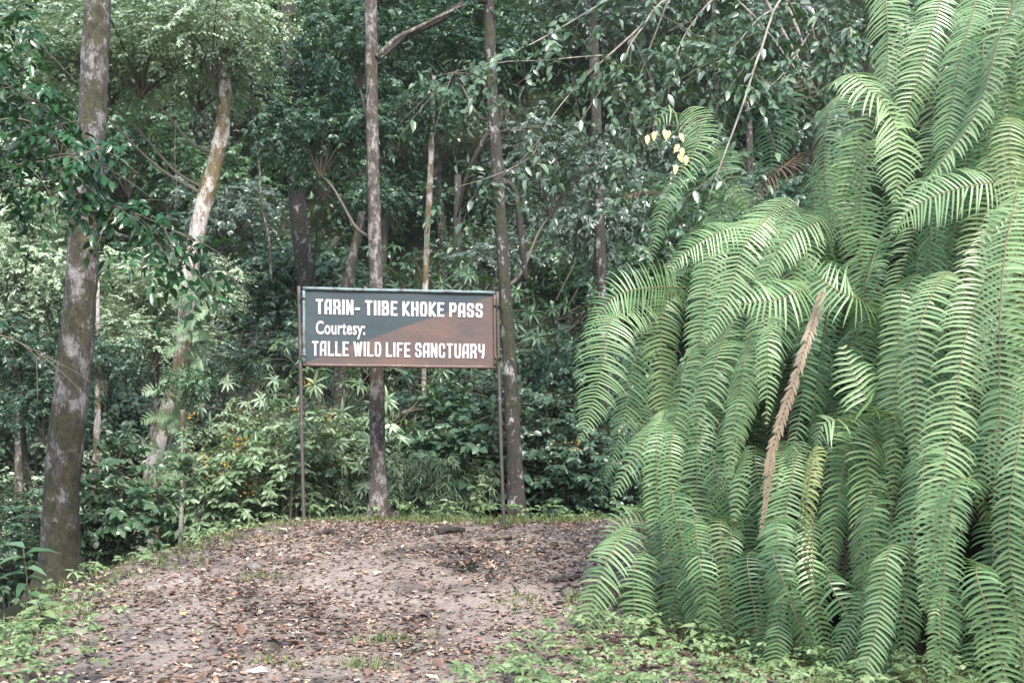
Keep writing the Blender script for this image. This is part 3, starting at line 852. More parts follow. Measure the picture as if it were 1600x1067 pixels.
# ---------------------------------------------------------------- understory shrubs
def row(kinds, pxs, Y, scs, label, group, mat=None, jit=.5, cat='shrub', name=None):
    for px in pxs:
        y = Y + R.uniform(-jit, jit)
        put_shrub(R.choice(kinds), (px + R.uniform(-12, 12) - CX) / F * y, y, R.uniform(*scs), label, group, mat, 0, cat, name)
row(['lance'], [500, 540, 640], 18.5, (.85, 1.05), 'bright shrub with narrow drooping leaves in front of the dark gap under the sign', 'narrow leaved shrubs under the sign', 'pale', .1)
row(['bamboo'], [650, 690, 735], 18.0, (.55, .68), 'low clump of bamboo-like leaves beneath the right half of the sign', 'bamboo clumps under the sign', 'light', .3, 'bamboo', 'bamboo_clump')
row(['bamboo'], [485, 530], 18.1, (.55, .62), 'low clump of bamboo-like leaves beneath the left half of the sign', 'bamboo clumps beside the slim trunk', 'light', .2, 'bamboo', 'bamboo_clump')
row(['whorl'], [490, 545], 19.0, (1.35, 1.5), 'tall shrub with whorled finger-like leaves behind the left half of the sign', 'whorl leaved shrubs behind the sign', 'light', .2)
row(['round'], [660, 700, 735], 18.9, (1.15, 1.35), 'dark broad-leaved shrub behind the right half of the sign', 'broad leaved shrubs behind the sign', None, .2)
row(['flower'], [330, 385, 440], 17.2, (.8, 1.0), 'tall leafy plant with orange-yellow flowers between the curved tree and the sign', 'flowering plants left of the sign', 'light', .3, 'plant', 'flowering_plant')
row(['flower'], [885], 18.6, (.95, 1.0), 'leafy plant with orange-yellow flowers right of the sign near the ferns', None, 'dark', .2, 'plant', 'flowering_plant')
row(['lance', 'small'], [310, 360, 410, 450], 18.8, (1.1, 1.35), 'light green shrub filling the verge left of the sign', 'shrubs left of the sign', 'light', .4)
row(['tallr', 'small'], [845, 880, 920, 960], 19.0, (1.1, 1.5), 'dark small-leaved shrub on the verge right of the sign', 'dark shrubs right of the sign', 'dark', .3)
row(['tallw', 'tallw', 'tall'], [330, 380, 440], 21, (1.7, 2.1), 'tall shrub with pale finger-like leaves beyond the flowering plants', 'pale shrubs beyond the flowering plants', 'pale', .5)
row(['small', 'tallr'], [160, 300, 200, 270], 20.6, (.8, 1.1), 'low dark shrub below the foot of the curved tree', 'low dark shrubs under the curved tree', 'dark', .5)
row(['round', 'lance', 'small'], [20, 60, 120, 160], 15.4, (.6, .95), 'dark glossy shrub growing around the foot of the stout trunk', 'shrubs around the stout trunk', 'mid', .5)
row(['tall'], [10, 60, 170, 250], 22.4, (2.3, 2.7), 'tall light green shrub behind the stout trunk', 'light green shrubs behind the stout trunk', 'pale', .5)
row(['tall', 'tallr', 'tallw'], [-40, 60, 150, 250, 400, 470, 540, 620, 690, 760, 830, 900, 960], 22.5, (1.7, 2.4), 'dark green shrub crowded behind the front row of bushes', 'shrubs of the second row', 'dark', .9)
row(['tall', 'tallr', 'tallw'], [-20, 90, 190, 300, 390, 480, 560, 640, 720, 800, 880, 960, 1040], 26.5, (2.1, 3.0), 'tall green shrub at the foot of the forested slope', 'shrubs at the foot of the slope', 'mid', 1.0)

# ---------------------------------------------------------------- trees on the slope behind
def slope_tree(px, Y, h, r, kinds, bark, label, group):
    x = (px - CX) / F * Y; z = float(ground_z(x, Y))
    o = thing('slope_tree', label, 'tree', (x, Y, z), group=group)
    g = Geo()
    P = curve([(0, 0, -.3), (R.uniform(-.2, .2), R.uniform(-.2, .2), h * .35), (R.uniform(-.5, .5), R.uniform(-.3, .3), h * .7), (R.uniform(-.6, .6), 0, h)], 20)
    tube(g, P, np.linspace(r, r * .5, 20), 10, lump=.06)
    g.build('trunk', M[bark], o, (0, 0, 0), True)
    for k in kinds:
        f = R.uniform(.35, 1.05)
        put_crown(o, k, (R.uniform(-1.2, 1.2), R.uniform(-1.2, .6), h * f), R.uniform(.6, 1.0))
for k in range(60):
    Y = 27 + 22 * (k / 60) + R.uniform(-1.5, 1.5)
    px = (k * 0.618034 * 1600 + 137) % 1760 - 80
    kind = R.choice(['dark', 'mid', 'mid', 'grey'])
    if px > 1400: continue              # wholly behind the fern bank
    pal = px < 420 and R.random() < .3
    lab = {'dark': 'dark evergreen tree on the forested slope', 'mid': 'mid green tree on the forested slope', 'grey': 'grey-green tree on the forested slope'}[kind]
    where = 'behind the stout trunk' if px < 230 else 'between the curved tree and the sign' if px < 480 else 'above the sign board' if px < 800 else 'beside the fern bank' if px < 1020 else 'behind the arching shrub'
    lab = lab.replace('on the forested slope', 'on the slope ' + where)
    slope_tree(px, Y, R.uniform(5, 8.5), R.uniform(.08, .17), [kind] * 4, R.choice(['bark_dark', 'bark_brown', 'bark_dark']), lab, kind + ' trees on the slope ' + where)

# undergrowth covering the slope: one mass
gl = Geo()
n = 11000
yy = 20 + 34 * rng.random(n) ** 1.1; xx = (rng.random(n) - .5) * (yy * 1.05 + 6)
zz = ground_z(xx, yy)
m = 9
P = np.repeat(np.stack([xx, yy, zz], 1), m, 0) + rng.normal(0, .33, (n * m, 3)) + np.array([0, 0, 1.]) * np.repeat(rng.uniform(.05, 1.5, n), m)[:, None]
A = rng.normal(0, 1, (n * m, 3)) + [0, -.5, -.3]
leaves(gl, P, A, rng.normal(0, .5, (n * m, 3)) + [0, -.4, 1.], rng.uniform(.12, .26, n * m), rng.uniform(.06, .13, n * m),
       np.clip(np.repeat(rng.uniform(.1, .7, n), m) + rng.normal(0, .12, n * m), 0, 1), 'tiny')
o = gl.build('slope_undergrowth', M['mid']); o['kind'] = 'stuff'
tag(o, 'dense dark undergrowth covering the forested slope', 'undergrowth')

# ---------------------------------------------------------------- leaf-by-leaf plants
def leaf_mesh(name, mat, w, kind='ovate', tint=.5, L=1.0):
    g = Geo(); leaves(g, [[0, 0, 0]], np.array([[1., 0, 0]]), np.array([[0, 0, 1.]]), L, w, tint, kind)
    return g.mesh(name, mat, smooth=False)
from mathutils import Matrix
def set_leaf(o, p, A, C, s):
    A = nrm(A); C = nrm(C - A * np.dot(A, C)); B = np.cross(C, A)
    o.matrix_local = Matrix(((A[0] * s, B[0] * s, C[0] * s, p[0]), (A[1] * s, B[1] * s, C[1] * s, p[1]), (A[2] * s, B[2] * s, C[2] * s, p[2]), (0, 0, 0, 1)))

TH = .62
def leafy_branches(root, b, branches, mats, twigmat, ll, per_m, droop=.5, side_twigs=2, wr=.5, kind='ovate', cap=300):
    """branches: list of rows (x,y,z,r) polylines; leaves as separate parts."""
    LM = [leaf_mesh('leaf', M[m], wr, kind, t) for m in mats for t in (.2, .5, .8)]
    cnt = 0
    segs = []
    for bi, br in enumerate(branches):
        C = curve(br, 22)
        g = Geo(); tube(g, C[:, :3], C[:, 3] * TH, 6, lump=.12); g.build('branch', M[twigmat], root, b, True)
        Lb = np.linalg.norm(np.diff(C[:, :3], axis=0), axis=1).sum()
        segs.append((C[:, :3], Lb, .25))
        gt = Geo(); any_ = False
        for k in range(int(side_twigs * Lb)):
            i = R.randrange(6, 21); d = nrm(rng.normal(0, 1, 3) * [1, .6, .5] + [0, 0, -droop * .5] + nrm(C[i, :3] - C[i - 3, :3]) * .8)
            L = R.uniform(.3, .75)
            t = np.linspace(0, 1, 8)[:, None]
            Q = C[i, :3] + d * t * L + np.array([0, 0, -1.]) * droop * .35 * L * t * t
            tube(gt, Q, np.linspace(.006, .002, 8), 4, cap=False); any_ = True
            segs.append((Q, L, .08))
        if any_: gt.build('twig', M['twig'], root, b, True)['kind'] = 'stuff'
    R.shuffle(segs)
    for Q, L, s0 in segs:
        n = max(2, int(L * per_m))
        for k in range(n):
            if cnt >= cap: return
            t = s0 + (1 - s0) * (k + R.random() * .4) / n
            i = min(len(Q) - 2, int(t * (len(Q) - 1)))
            T = nrm(Q[i + 1] - Q[i]); S = nrm(np.cross(T, [0, 0, 1.]) + 1e-6)
            A = T * .5 + S * (1 if k % 2 else -1) * .75 + np.array([0, 0, -droop]) + rng.normal(0, .2, 3)
            Cn = np.array([0, -.45, .8]) + rng.normal(0, .25, 3)
            o = link('leaf', R.choice(LM), root)
            set_leaf(o, Q[i] - b, A, Cn, ll * R.uniform(.7, 1.15))
            cnt += 1

# tree out of frame at the left: its boughs reach into view in front of the stout trunk
YL = 11.0
bx, by = (-130 - CX) / F * YL, YL
b = np.array([bx, by, float(ground_z(bx, by))])
o = thing('leafy_tree', 'tree at the left edge with dark glossy leaves on boughs crossing the stout trunk', 'tree', b)
g = Geo(); tube(g, curve([b + [0, 0, -.3], b + [.05, 0, 1.5], b + [-.1, 0, 3.5], b + [.1, .1, 5.8]], 20), np.linspace(.11, .06, 20), 12, lump=.06)
g.build('trunk', M['bark_dark'], o, b, True)
def pl(rows, Y): return [(*at(a, c_, Y + d), r) for a, c_, d, r in rows]
brs = [pl([(-130, 330, 0, .03), (-20, 270, -.2, .022), (80, 250, -.4, .014), (170, 230, -.5, .005)], YL),
       pl([(-130, 420, 0, .03), (0, 300, .1, .02), (110, 300, 0, .014), (215, 335, -.2, .01), (300, 375, -.3, .005)], YL),
       pl([(-130, 200, 0, .03), (-40, 120, .2, .02), (40, 150, 0, .012), (110, 190, -.2, .005)], YL),
       pl([(-130, 120, 0, .03), (-60, 40, .2, .02), (0, 30, 0, .012), (50, 60, -.2, .005)], YL),
       pl([(-130, 300, 0, .03), (-30, 200, -.2, .02), (60, 195, -.2, .012), (150, 280, -.2, .005)], YL),
       pl([(100, 300, 0, .012), (190, 330, .1, .01), (250, 385, 0, .007), (330, 400, -.1, .004)], YL),
       pl([(-130, 560, 0, .03), (-40, 520, 0, .02), (40, 540, 0, .01), (90, 590, 0, .005)], YL)]
leafy_branches(o, b, brs, ['gloss', 'dark'], 'twig', .125, 20, .55, 6, .42, cap=300)
gl2 = Geo()
for br in brs[:6]:
    C = curve(br, 20)
    for k in range(26):
        i = R.randrange(5, 20)
        spray(gl2, None, C[i, :3] + rng.normal(0, .1, 3), rng.normal(0, 1, 3) * [1, .8, .6] + [0, 0, -.2], R.uniform(.3, .55), 9, .115, .05, .4, 'ovate', .35 + .3 * R.random())
f = gl2.build('foliage', M['gloss'], o, b); f['kind'] = 'stuff'

# shrub on top of the bank: long pale boughs arching left over the path
YB = 11.5
b = at(1300, 160, YB + .6)
b[2] = float(bank_z(b[0], b[1]))
o = thing('arching_shrub', 'shrub on the bank with long pale boughs and grey-green leaves arching towards the sign', 'shrub', b)
top = (1180, -60, .2, .03)
brs = [pl([(1290, 170, .6, .035), (1200, -40, .3, .03), (1044, 0, 0, .02), (1010, 34, 0, .018), (955, 84, 0, .016), (905, 130, 0, .012), (850, 200, 0, .008), (830, 245, 0, .006), (763, 278, -.1, .005), (690, 298, -.1, .003)], YB),
       pl([(1290, 170, .6, .03), (1150, -60, .2, .025), (1030, -40, 0, .02), (947, 2, 0, .014), (880, 42, 0, .012), (815, 77, 0, .009), (760, 100, 0, .006), (680, 120, -.1, .003)], YB),
       pl([(955, 86, 0, .012), (900, 90, 0, .01), (850, 95, 0, .009), (783, 98, 0, .007), (730, 118, 0, .005), (660, 145, 0, .003)], YB),
       pl([(1010, 36, 0, .014), (985, 70, -.1, .012), (970, 110, -.1, .009), (940, 140, -.1, .007), (900, 200, -.1, .004)], YB),
       pl([(1290, 170, .6, .02), (1230, 0, -.6, .018), (1187, 84, -1.0, .017), (1162, 160, -1.1, .015), (1137, 228, -1.2, .012), (1103, 320, -1.2, .008)], YB),
       pl([(1290, 170, .6, .02), (1260, 20, -.2, .018), (1200, 20, -.5, .014), (1150, 70, -.6, .009), (1110, 110, -.7, .004)], YB),
       pl([(1290, 170, .6, .02), (1290, 20, -.2, .018), (1260, 60, -.6, .014), (1220, 120, -.8, .009), (1180, 150, -.9, .004)], YB),
       pl([(1290, 170, .6, .02), (1320, 60, -.2, .018), (1330, 50, -.6, .014), (1320, 110, -.8, .009), (1290, 160, -.9, .004)], YB),
       pl([(1044, 0, 0, .016), (1000, 120, .3, .012), (985, 200, .4, .009), (975, 290, .5, .005)], YB),
       pl([(1290, 170, .6, .02), (1150, 0, .6, .018), (1080, 40, .5, .014), (1040, 130, .4, .009), (1010, 190, .4, .004)], YB)]
leafy_branches(o, b, brs, ['grey', 'greygreen', 'mid'], 'paletwig', .125, 11, .5, 2.6, .44, cap=300)
gl2 = Geo()
for bi, br in enumerate(brs):
    C = curve(br, 20)
    for k in range(36 if bi in (5, 6, 7, 9) else 20):
        i = R.randrange(8, 20)
        spray(gl2, None, C[i, :3] + rng.normal(0, .1, 3), rng.normal(0, 1, 3) * [1, .6, .6] + [0, 0, -.3], R.uniform(.3, .5), 9, .095, .045, .4, 'ovate', .2 + .5 * R.random())
f = gl2.build('foliage', M['greygreen'], o, b); f['kind'] = 'stuff'
g = Geo(); tube(g, curve([at(1103, 180, YB - 1.15), at(1066, 196, YB - 1.19), at(1030, 196, YB - 1.19), at(1000, 202, YB - 1.2)], 10), np.linspace(.006, .002, 10), 5); g.build('branch', M['twig'], o, b, True)
g = Geo(); tube(g, curve([at(1066, 196, YB - 1.19), at(1066, 220, YB - 1.2), at(1058, 255, YB - 1.2)], 8), np.linspace(.005, .002, 8), 5); g.build('branch', M['twig'], o, b, True)
ym = leaf_mesh('leaf', M['yellowleaf'], .5, 'ovate', .5)
for k, (px, py) in enumerate([(1012, 205), (1025, 203), (1038, 203), (1050, 204), (1062, 205), (1060, 225), (1068, 232), (1057, 240), (1072, 245), (1056, 252)]):
    q_ = link('leaf', ym, o); set_leaf(q_, at(px + R.uniform(-4, 4), py + R.uniform(-6, 6), YB - 1.2) - b, np.array([R.uniform(-.7, .5), -.3, -1]), np.array([R.uniform(-.3, .3), -1, .3]), .085)
    q_['label'] = 'yellow leaf among the grey-green ones'

# ---------------------------------------------------------------- ferns
def frond(g, gm, P, hw, tint, space=.036, a0=68, grav=.55, tipf=.28, wid=.0088, basef=.05, fold=.0, bare=.0):
    """P: rachis polyline from base to tip; hw: longest leaflet in metres"""
    seg = np.linalg.norm(np.diff(P, axis=0), axis=1); s = np.concatenate([[0], np.cumsum(seg)]); Ltot = s[-1]
    n = max(8, int(Ltot * (1 - bare) / space))
    si = np.linspace(bare * Ltot, Ltot, n + 1)[:-1]
    C = np.stack([np.interp(si, s, P[:, k]) for k in range(3)], 1)
    T = nrm(np.stack([np.interp(si, s, np.gradient(P[:, k], s)) for k in range(3)], 1))
    u = (si / Ltot - bare) / (1 - bare)
    prof = np.clip((1 - u) / tipf, 0, 1) ** .75 * (.55 + .45 * np.clip(u / max(basef, .01), 0, 1))
    # surface normal: up and towards the open side of the bank
    out = nrm(np.array([-.45, -.85, .5]) + rng.normal(0, .3, 3))
    N = nrm(out - T * (T @ out)[:, None]); S = np.cross(T, N)
    down = np.array([0, 0, -1.])
    ns = 4
    ang = math.radians(a0)
    drop = R.choice([.01, .02, .05, .12])
    roll = np.cumsum(rng.normal(0, .04, n)) + rng.normal(0, .14)
    N, S = N * np.cos(roll)[:, None] + S * np.sin(roll)[:, None], S * np.cos(roll)[:, None] - N * np.sin(roll)[:, None]
    for side in (-1, 1):
        L = hw * prof * rng.uniform(.88, 1.08, n) * np.where(rng.random(n) < drop, rng.uniform(.15, .6, n), 1)
        aa = ang * (1 - .22 * u ** 2) + rng.normal(0, .07, n)
        d = nrm(S * side * np.sin(aa)[:, None] + T * np.cos(aa)[:, None] - N * (.10 + fold))
        p = C.copy(); w0 = wid * (.6 + .4 * prof)
        rows = []
        for k in range(ns + 1):
            f = k / ns
            w = w0 * (1.0, 1.05, .9, .62, .06)[k]
            wd = nrm(T - d * np.sum(T * d, 1, keepdims=True))
            nn = np.cross(d, wd)
            nn *= np.sign(np.sum(nn * N, 1, keepdims=True) + 1e-9)
            lift = .35
            rows.append(np.stack([p - wd * w[:, None] + nn * (w * lift)[:, None], p, p + wd * w[:, None] + nn * (w * lift)[:, None]], 1))
            d = nrm(d + down * (grav / ns) * (.25 + 1.9 * f * f) + T * (.12 / ns))
            p = p + d * (L / ns)[:, None]
        V = np.stack(rows, 1)                       # n, ns+1, 3, 3
        idx = np.arange(n)[:, None, None] * (ns + 1) * 3 + np.arange(ns)[None, :, None] * 3 + np.arange(2)[None, None, :]
        q = np.stack([idx, idx + 1, idx + 4, idx + 3], -1).reshape(-1, 4)
        tt = np.repeat(np.clip(tint + rng.normal(0, .12, n) - .08 * u, 0, 1), (ns + 1) * 3)
        g.add(V.reshape(-1, 3), None, q, tt)
    tube(gm, P, np.linspace(.0046, .0014, len(P)) * min(1.2, hw / .17 + .2), 5, cap=False)

def D(px, py):
    return np.interp(px, [880, 1000, 1200, 1400, 1650], [10.6, 10.2, 9.1, 8.2, 7.2]) + .0022 * max(0, 520 - py)

R = random.Random(5); rng = np.random.default_rng(21)
FR = [  # (points, half width px, tint, kind, depth shift)
 ([(1075, 450), (1037, 449), (989, 453), (955, 468), (928, 505), (915, 540)], 44, .55, 'g', -.1),
 ([(1010, 470), (965, 490), (950, 516), (941, 570), (930, 620), (917, 660), (903, 692)], 50, .6, 'g', -.25),
 ([(1050, 480), (1010, 520), (990, 570), (978, 640), (960, 710), (945, 750)], 44, .25, 'g', .3),
 ([(1075, 170), (1094, 202), (1086, 236), (1052, 287), (1031, 337), (1019, 392), (1012, 430)], 36, .6, 'g', 0),
 ([(1120, 230), (1128, 261), (1145, 295), (1162, 325), (1172, 360)], 40, .15, 'g', .5),
 ([(1230, 130), (1215, 180), (1205, 240), (1210, 300)], 45, .05, 'g', .8),
 ([(1320, 145), (1300, 160), (1291, 200), (1288, 250), (1291, 300), (1298, 350), (1300, 400)], 44, .75, 'g', -.1),
 ([(1300, 130), (1330, 116), (1356, 140), (1384, 166), (1402, 215), (1402, 270), (1398, 320)], 46, .85, 'g', -.2),
 ([(1375, -60), (1384, 0), (1387, 66), (1384, 130), (1375, 200)], 42, .65, 'g', .1),
 ([(1590, -60), (1582, 10), (1562, 60), (1548, 110), (1528, 171), (1495, 225), (1448, 282), (1410, 335), (1385, 380)], 46, .9, 'g', -.2),
 ([(1540, -60), (1520, 20), (1500, 90), (1488, 160), (1478, 220), (1470, 280)], 40, .55, 'g', .1),
 ([(1480, -60), (1468, 10), (1450, 70), (1432, 130), (1412, 190), (1400, 240)], 44, .55, 'g', .15),
 ([(1630, -40), (1618, 40), (1602, 110), (1590, 160)], 36, .7, 'g', -.1),
 ([(1520, 80), (1500, 170), (1480, 230), (1462, 290), (1450, 360), (1447, 430)], 44, .35, 'g', .35),
 ([(1640, 250), (1580, 280), (1520, 290), (1465, 305), (1420, 330), (1395, 365)], 55, .5, 'g', -.3),
 ([(1640, 280), (1600, 320), (1560, 350), (1530, 380)], 44, .6, 'g', -.3),
 ([(1372, 482), (1359, 475), (1335, 465), (1311, 455), (1283, 436), (1266, 412), (1256, 396)], 50, .5, 'g', -.3),
 ([(1290, 440), (1250, 455), (1215, 468), (1180, 472), (1150, 475)], 60, .55, 'g', -.15),
 ([(1287, 450), (1275, 490), (1262, 530), (1241, 595), (1221, 655), (1205, 710), (1197, 780), (1186, 845)], 17, .5, 'r', -.45),
 ([(1480, 425), (1462, 450), (1440, 500), (1432, 551), (1432, 613), (1431, 679), (1430, 740)], 44, .75, 'g', -.2),
 ([(1590, 330), (1572, 365), (1547, 419), (1514, 506), (1498, 586), (1488, 655), (1476, 725), (1468, 800), (1456, 865), (1447, 915), (1441, 958)], 46, .8, 'g', -.35),
 ([(1590, 300), (1572, 385), (1563, 489), (1562, 593), (1562, 670), (1556, 740), (1550, 800)], 46, .75, 'g', -.2),
 ([(1620, 560), (1600, 640), (1588, 717), (1577, 803), (1578, 872), (1588, 940), (1596, 1010), (1600, 1060)], 42, .65, 'g', -.3),
 ([(1450, 690), (1440, 750), (1427, 838), (1419, 893), (1413, 958), (1415, 1020), (1420, 1075)], 46, .6, 'g', -.2),
 ([(1375, 720), (1355, 780), (1345, 850), (1348, 930), (1336, 1010), (1328, 1080)], 40, .5, 'g', -.05),
 ([(1272, 700), (1265, 752), (1258, 813), (1260, 872), (1272, 926)], 26, .6, 'y', -.9),
 ([(1250, 690), (1236, 752), (1221, 838), (1208, 941), (1196, 1010), (1190, 1060)], 44, .55, 'g', -.1),
 ([(1270, 800), (1270, 880), (1276, 950), (1290, 1020), (1296, 1075)], 36, .5, 'g', .05),
 ([(1030, 790), (1001, 799), (972, 815), (955, 840), (948, 870)], 36, .55, 'g', -.05),
 ([(985, 815), (965, 845), (941, 893), (924, 948), (914, 1008)], 40, .6, 'g', -.15),
 ([(1050, 630), (1020, 665), (990, 715), (965, 760), (955, 790)], 42, .6, 'g', 0),
 ([(960, 690), (945, 740), (938, 780)], 34, .1, 'g', .5),
 ([(1040, 640), (1026, 700), (1025, 780), (1022, 866)], 24, .6, 'g', -.2),
 ([(1060, 640), (1048, 700), (1047, 786), (1037, 868)], 26, .6, 'g', -.22),
 ([(1107, 600), (1093, 700), (1088, 770), (1088, 850), (1096, 906)], 42, .45, 'g', 0),
 ([(1030, 830), (1016, 880), (1009, 935), (1012, 1006)], 28, .5, 'g', .1),
 ([(1062, 820), (1056, 872), (1052, 930), (1039, 990)], 26, .5, 'g', 0),
 ([(1085, 810), (1092, 870), (1104, 930), (1112, 995), (1124, 1045)], 32, .45, 'g', 0),
 ([(1160, 570), (1150, 640), (1143, 700), (1139, 766)], 24, .65, 'g', -.2),
 ([(1165, 700), (1155, 762), (1146, 818)], 20, .6, 'g', -.1),
 ([(1150, 800), (1140, 850), (1135, 930), (1139, 1040)], 26, .35, 'g', .2),
 ([(1135, 510), (1124, 550), (1106, 605), (1090, 660), (1090, 730)], 44, .65, 'g', -.15),
 ([(1095, 520), (1072, 570), (1058, 640), (1048, 705), (1040, 750)], 42, .6, 'g', -.05),
 ([(1175, 520), (1163, 570), (1155, 630), (1146, 700)], 34, .6, 'g', -.1),
 ([(1205, 490), (1200, 540), (1199, 620), (1197, 668)], 24, .6, 'g', -.3),
 ([(1230, 310), (1190, 350), (1160, 390), (1141, 454), (1118, 500), (1100, 540)], 46, .6, 'g', -.1),
 ([(1210, 340), (1160, 350), (1110, 370), (1065, 400), (1040, 430)], 46, .55, 'g', 0),
 ([(1340, 330), (1280, 345), (1230, 375), (1200, 420), (1185, 470)], 46, .6, 'g', .05),
 ([(1340, 470), (1330, 540), (1320, 600)], 40, .3, 'g', .3),
 ([(1395, 650), (1370, 640), (1345, 610), (1325, 565), (1315, 535)], 42, .55, 'g', -.2),
 ([(1350, 650), (1310, 655), (1285, 665), (1275, 700)], 50, .6, 'g', -.25),
 ([(1380, 360), (1360, 420), (1345, 480), (1335, 540), (1330, 600)], 44, .35, 'g', .2),
 ([(1600, 560), (1560, 660), (1535, 720), (1525, 790)], 44, .3, 'g', .3),
 ([(1570, 780), (1550, 850), (1560, 930), (1568, 1000), (1566, 1075)], 42, .15, 'g', .6),
 ([(1475, 910), (1462, 960), (1458, 1020), (1450, 1080)], 14, .7, 'g', -.1),
 ([(1340, 660), (1320, 720), (1308, 790), (1300, 860), (1296, 930)], 40, .45, 'g', .1),
 ([(1225, 690), (1215, 750), (1205, 820), (1196, 900)], 34, .5, 'g', .05),
 ([(1500, 640), (1500, 720), (1506, 790), (1512, 830)], 44, .2, 'g', .4),
 ([(1080, 180), (1045, 178), (1020, 195)], 34, .4, 'g', .4),
 ([(1240, 190), (1255, 150), (1240, 110)], 30, .4, 'b', .9),
 ([(1250, 240), (1225, 260), (1190, 290), (1175, 330)], 40, .4, 'b', .8),
 ([(1030, 300), (1000, 300), (970, 310)], 22, .4, 'b', .4),
]
HOLES = [(1525, 940, 45, 130), (1195, 710, 22, 80), (1375, 370, 25, 45), (1135, 420, 22, 35), (1310, 590, 28, 50), (1060, 560, 20, 40), (1230, 230, 60, 60), (1150, 960, 90, 60)]
top_sil = lambda px: np.interp(px, [930, 960, 1010, 1090, 1200, 1330, 1400, 1650], [640, 470, 360, 300, 340, 180, 10, -60])
for k in range(170):            # fronds between and behind the ones above
    px = 945 + (k * .618034 % 1) * 740
    t0 = top_sil(px)
    py = t0 + (R.random() ** .9) * max(60, (930 - t0))
    Ld = R.uniform(190, 400)
    lean = R.uniform(-.32, .06)
    ar = R.uniform(15, 55)
    pts = [(px + ar * 1.2, py - 5), (px + ar * .4, py - 18), (px, py + 18)]
    for f in (.35, .7, 1.0):
        pts.append((px + lean * Ld * f + R.uniform(-6, 6), py + 18 + Ld * f))
    if pts[-1][1] > 1150: continue
    if pts[-1][0] < 1000: continue
    if any(abs(a - hx) < rx_ and abs(c_ - hy) < ry_ for a, c_ in pts[2:] for hx, hy, rx_, ry_ in HOLES): continue
    FR.append((pts, R.uniform(30, 46), R.uniform(.2, .75), R.choice('gggggggggggo'), R.uniform(.2, .8)))
for k in range(150):             # fronds close against the bank, some old; shade painted in as darker tint
    px = 985 + (k * .7548777 % 1) * 690
    t0 = top_sil(px) + 30
    py = t0 + R.random() * max(60, 1000 - t0)
    Ld = R.uniform(150, 330); lean = R.uniform(-.5, .4)
    pts = [(px + 20, py - 10), (px, py)] + [(px + lean * Ld * f + R.uniform(-10, 10), py + Ld * f) for f in (.35, .7, 1.0)]
    if pts[-1][0] < 1000 or pts[-1][1] > 1160: continue
    FR.append((pts, R.uniform(24, 44), R.uniform(.0, .35), R.choice('gggggob'), R.uniform(.75, 1.1)))
ANCH = [
 (975, 455, 'giant fern at the tip of the bank with a frond drooping over the path'),
 (1085, 190, 'giant fern with a single curved frond beside the yellow leaves'),
 (1100, 545, 'giant fern in the middle of the bank with short overlapping fronds'),
 (1170, 380, 'giant fern with fronds arching sideways below the withered brown fern'),
 (1290, 150, 'giant fern with pale rounded fronds right beside the grey-green arching shrub'),
 (1290, 470, 'giant fern with one folded reddish-brown frond hanging down its front'),
 (1440, 460, 'giant fern with a straight bright frond above the long overlapping fronds'),
 (1400, 20, 'giant fern at the top of the bank next to the arching shrub'),
 (1560, 330, 'giant fern with the longest fronds, reaching from mid bank almost to the ground'),
 (1570, 0, 'giant fern with a long pale frond slanting down from the top of the bank'),
 (1000, 800, 'giant fern low on the bank with fronds touching the ground plants'),
 (1265, 730, 'giant fern with one yellowing frond'),
 (1430, 720, 'giant fern hanging to the ground beside the dark hollow'),
 (1600, 600, 'giant fern on the far side of the dark hollow low in the bank'),
 (1240, 180, 'withered brown fern in the shade under the arching shrub')]
roots = []
for (px, py, lab) in ANCH:
    Yd = D(px, py) + .6
    p = at(px, py, Yd)
    roots.append((px, py, p, thing('giant_fern', lab, 'fern', p, group='giant ferns hanging over the bank')))
MM = {'g': 'fern', 'r': 'fernred', 'o': 'fernold', 'y': 'fernyellow', 'b': 'fernbrown'}
for (pts, hwpx, tint, kind, dsh) in FR:
    C = curve(pts, 26)
    yt = D(*C[-1]) * .35 + D(*C[len(C) // 2]) * .65
    t = np.linspace(0, 1, 26)
    Yv = yt + dsh + .38 * np.clip(1 - t / .38, 0, 1) ** 1.6 + .05 * t
    for it in range(14):                # keep the frond outside the soil of the bank
        P = np.array([at(a, c_, y) for (a, c_), y in zip(C, Yv)])
        if (P[4:, 2] > bank_z(P[4:, 0], P[4:, 1]) + .04).all(): break
        Yv = Yv - .09
    hw = hwpx / F * yt * R.uniform(.95, 1.12)
    lab = None
    if kind == 'b' and pts[0][1] < 320 and pts[0][0] < 1300: ri = len(roots) - 1
    elif kind == 'y': ri = 11
    elif kind == 'r': ri = 5
    else: ri = min(range(len(roots) - 1), key=lambda i: (roots[i][0] - pts[0][0]) ** 2 + (roots[i][1] - pts[0][1]) ** 2 * .7)
    px_, py_, b, root = roots[ri]
    g, gm = Geo(), Geo()
    sp_ = R.uniform(.028, .037)
    frond(g, gm, P, hw, tint, space=sp_, wid=sp_ * R.uniform(.23, .28), tipf=R.uniform(.25, .5), a0=R.uniform(76, 92) if kind != 'r' else 34, grav=R.uniform(.7, 1.25) if kind != 'r' else .3)
    fo = g.build('frond', M[MM[kind]], root, b, True)
    gm.build('midrib', M['rachis'], fo, b, True)
    if kind == 'y': fo['label'] = 'yellowing frond'
    if kind == 'r': fo['label'] = 'folded reddish-brown frond'

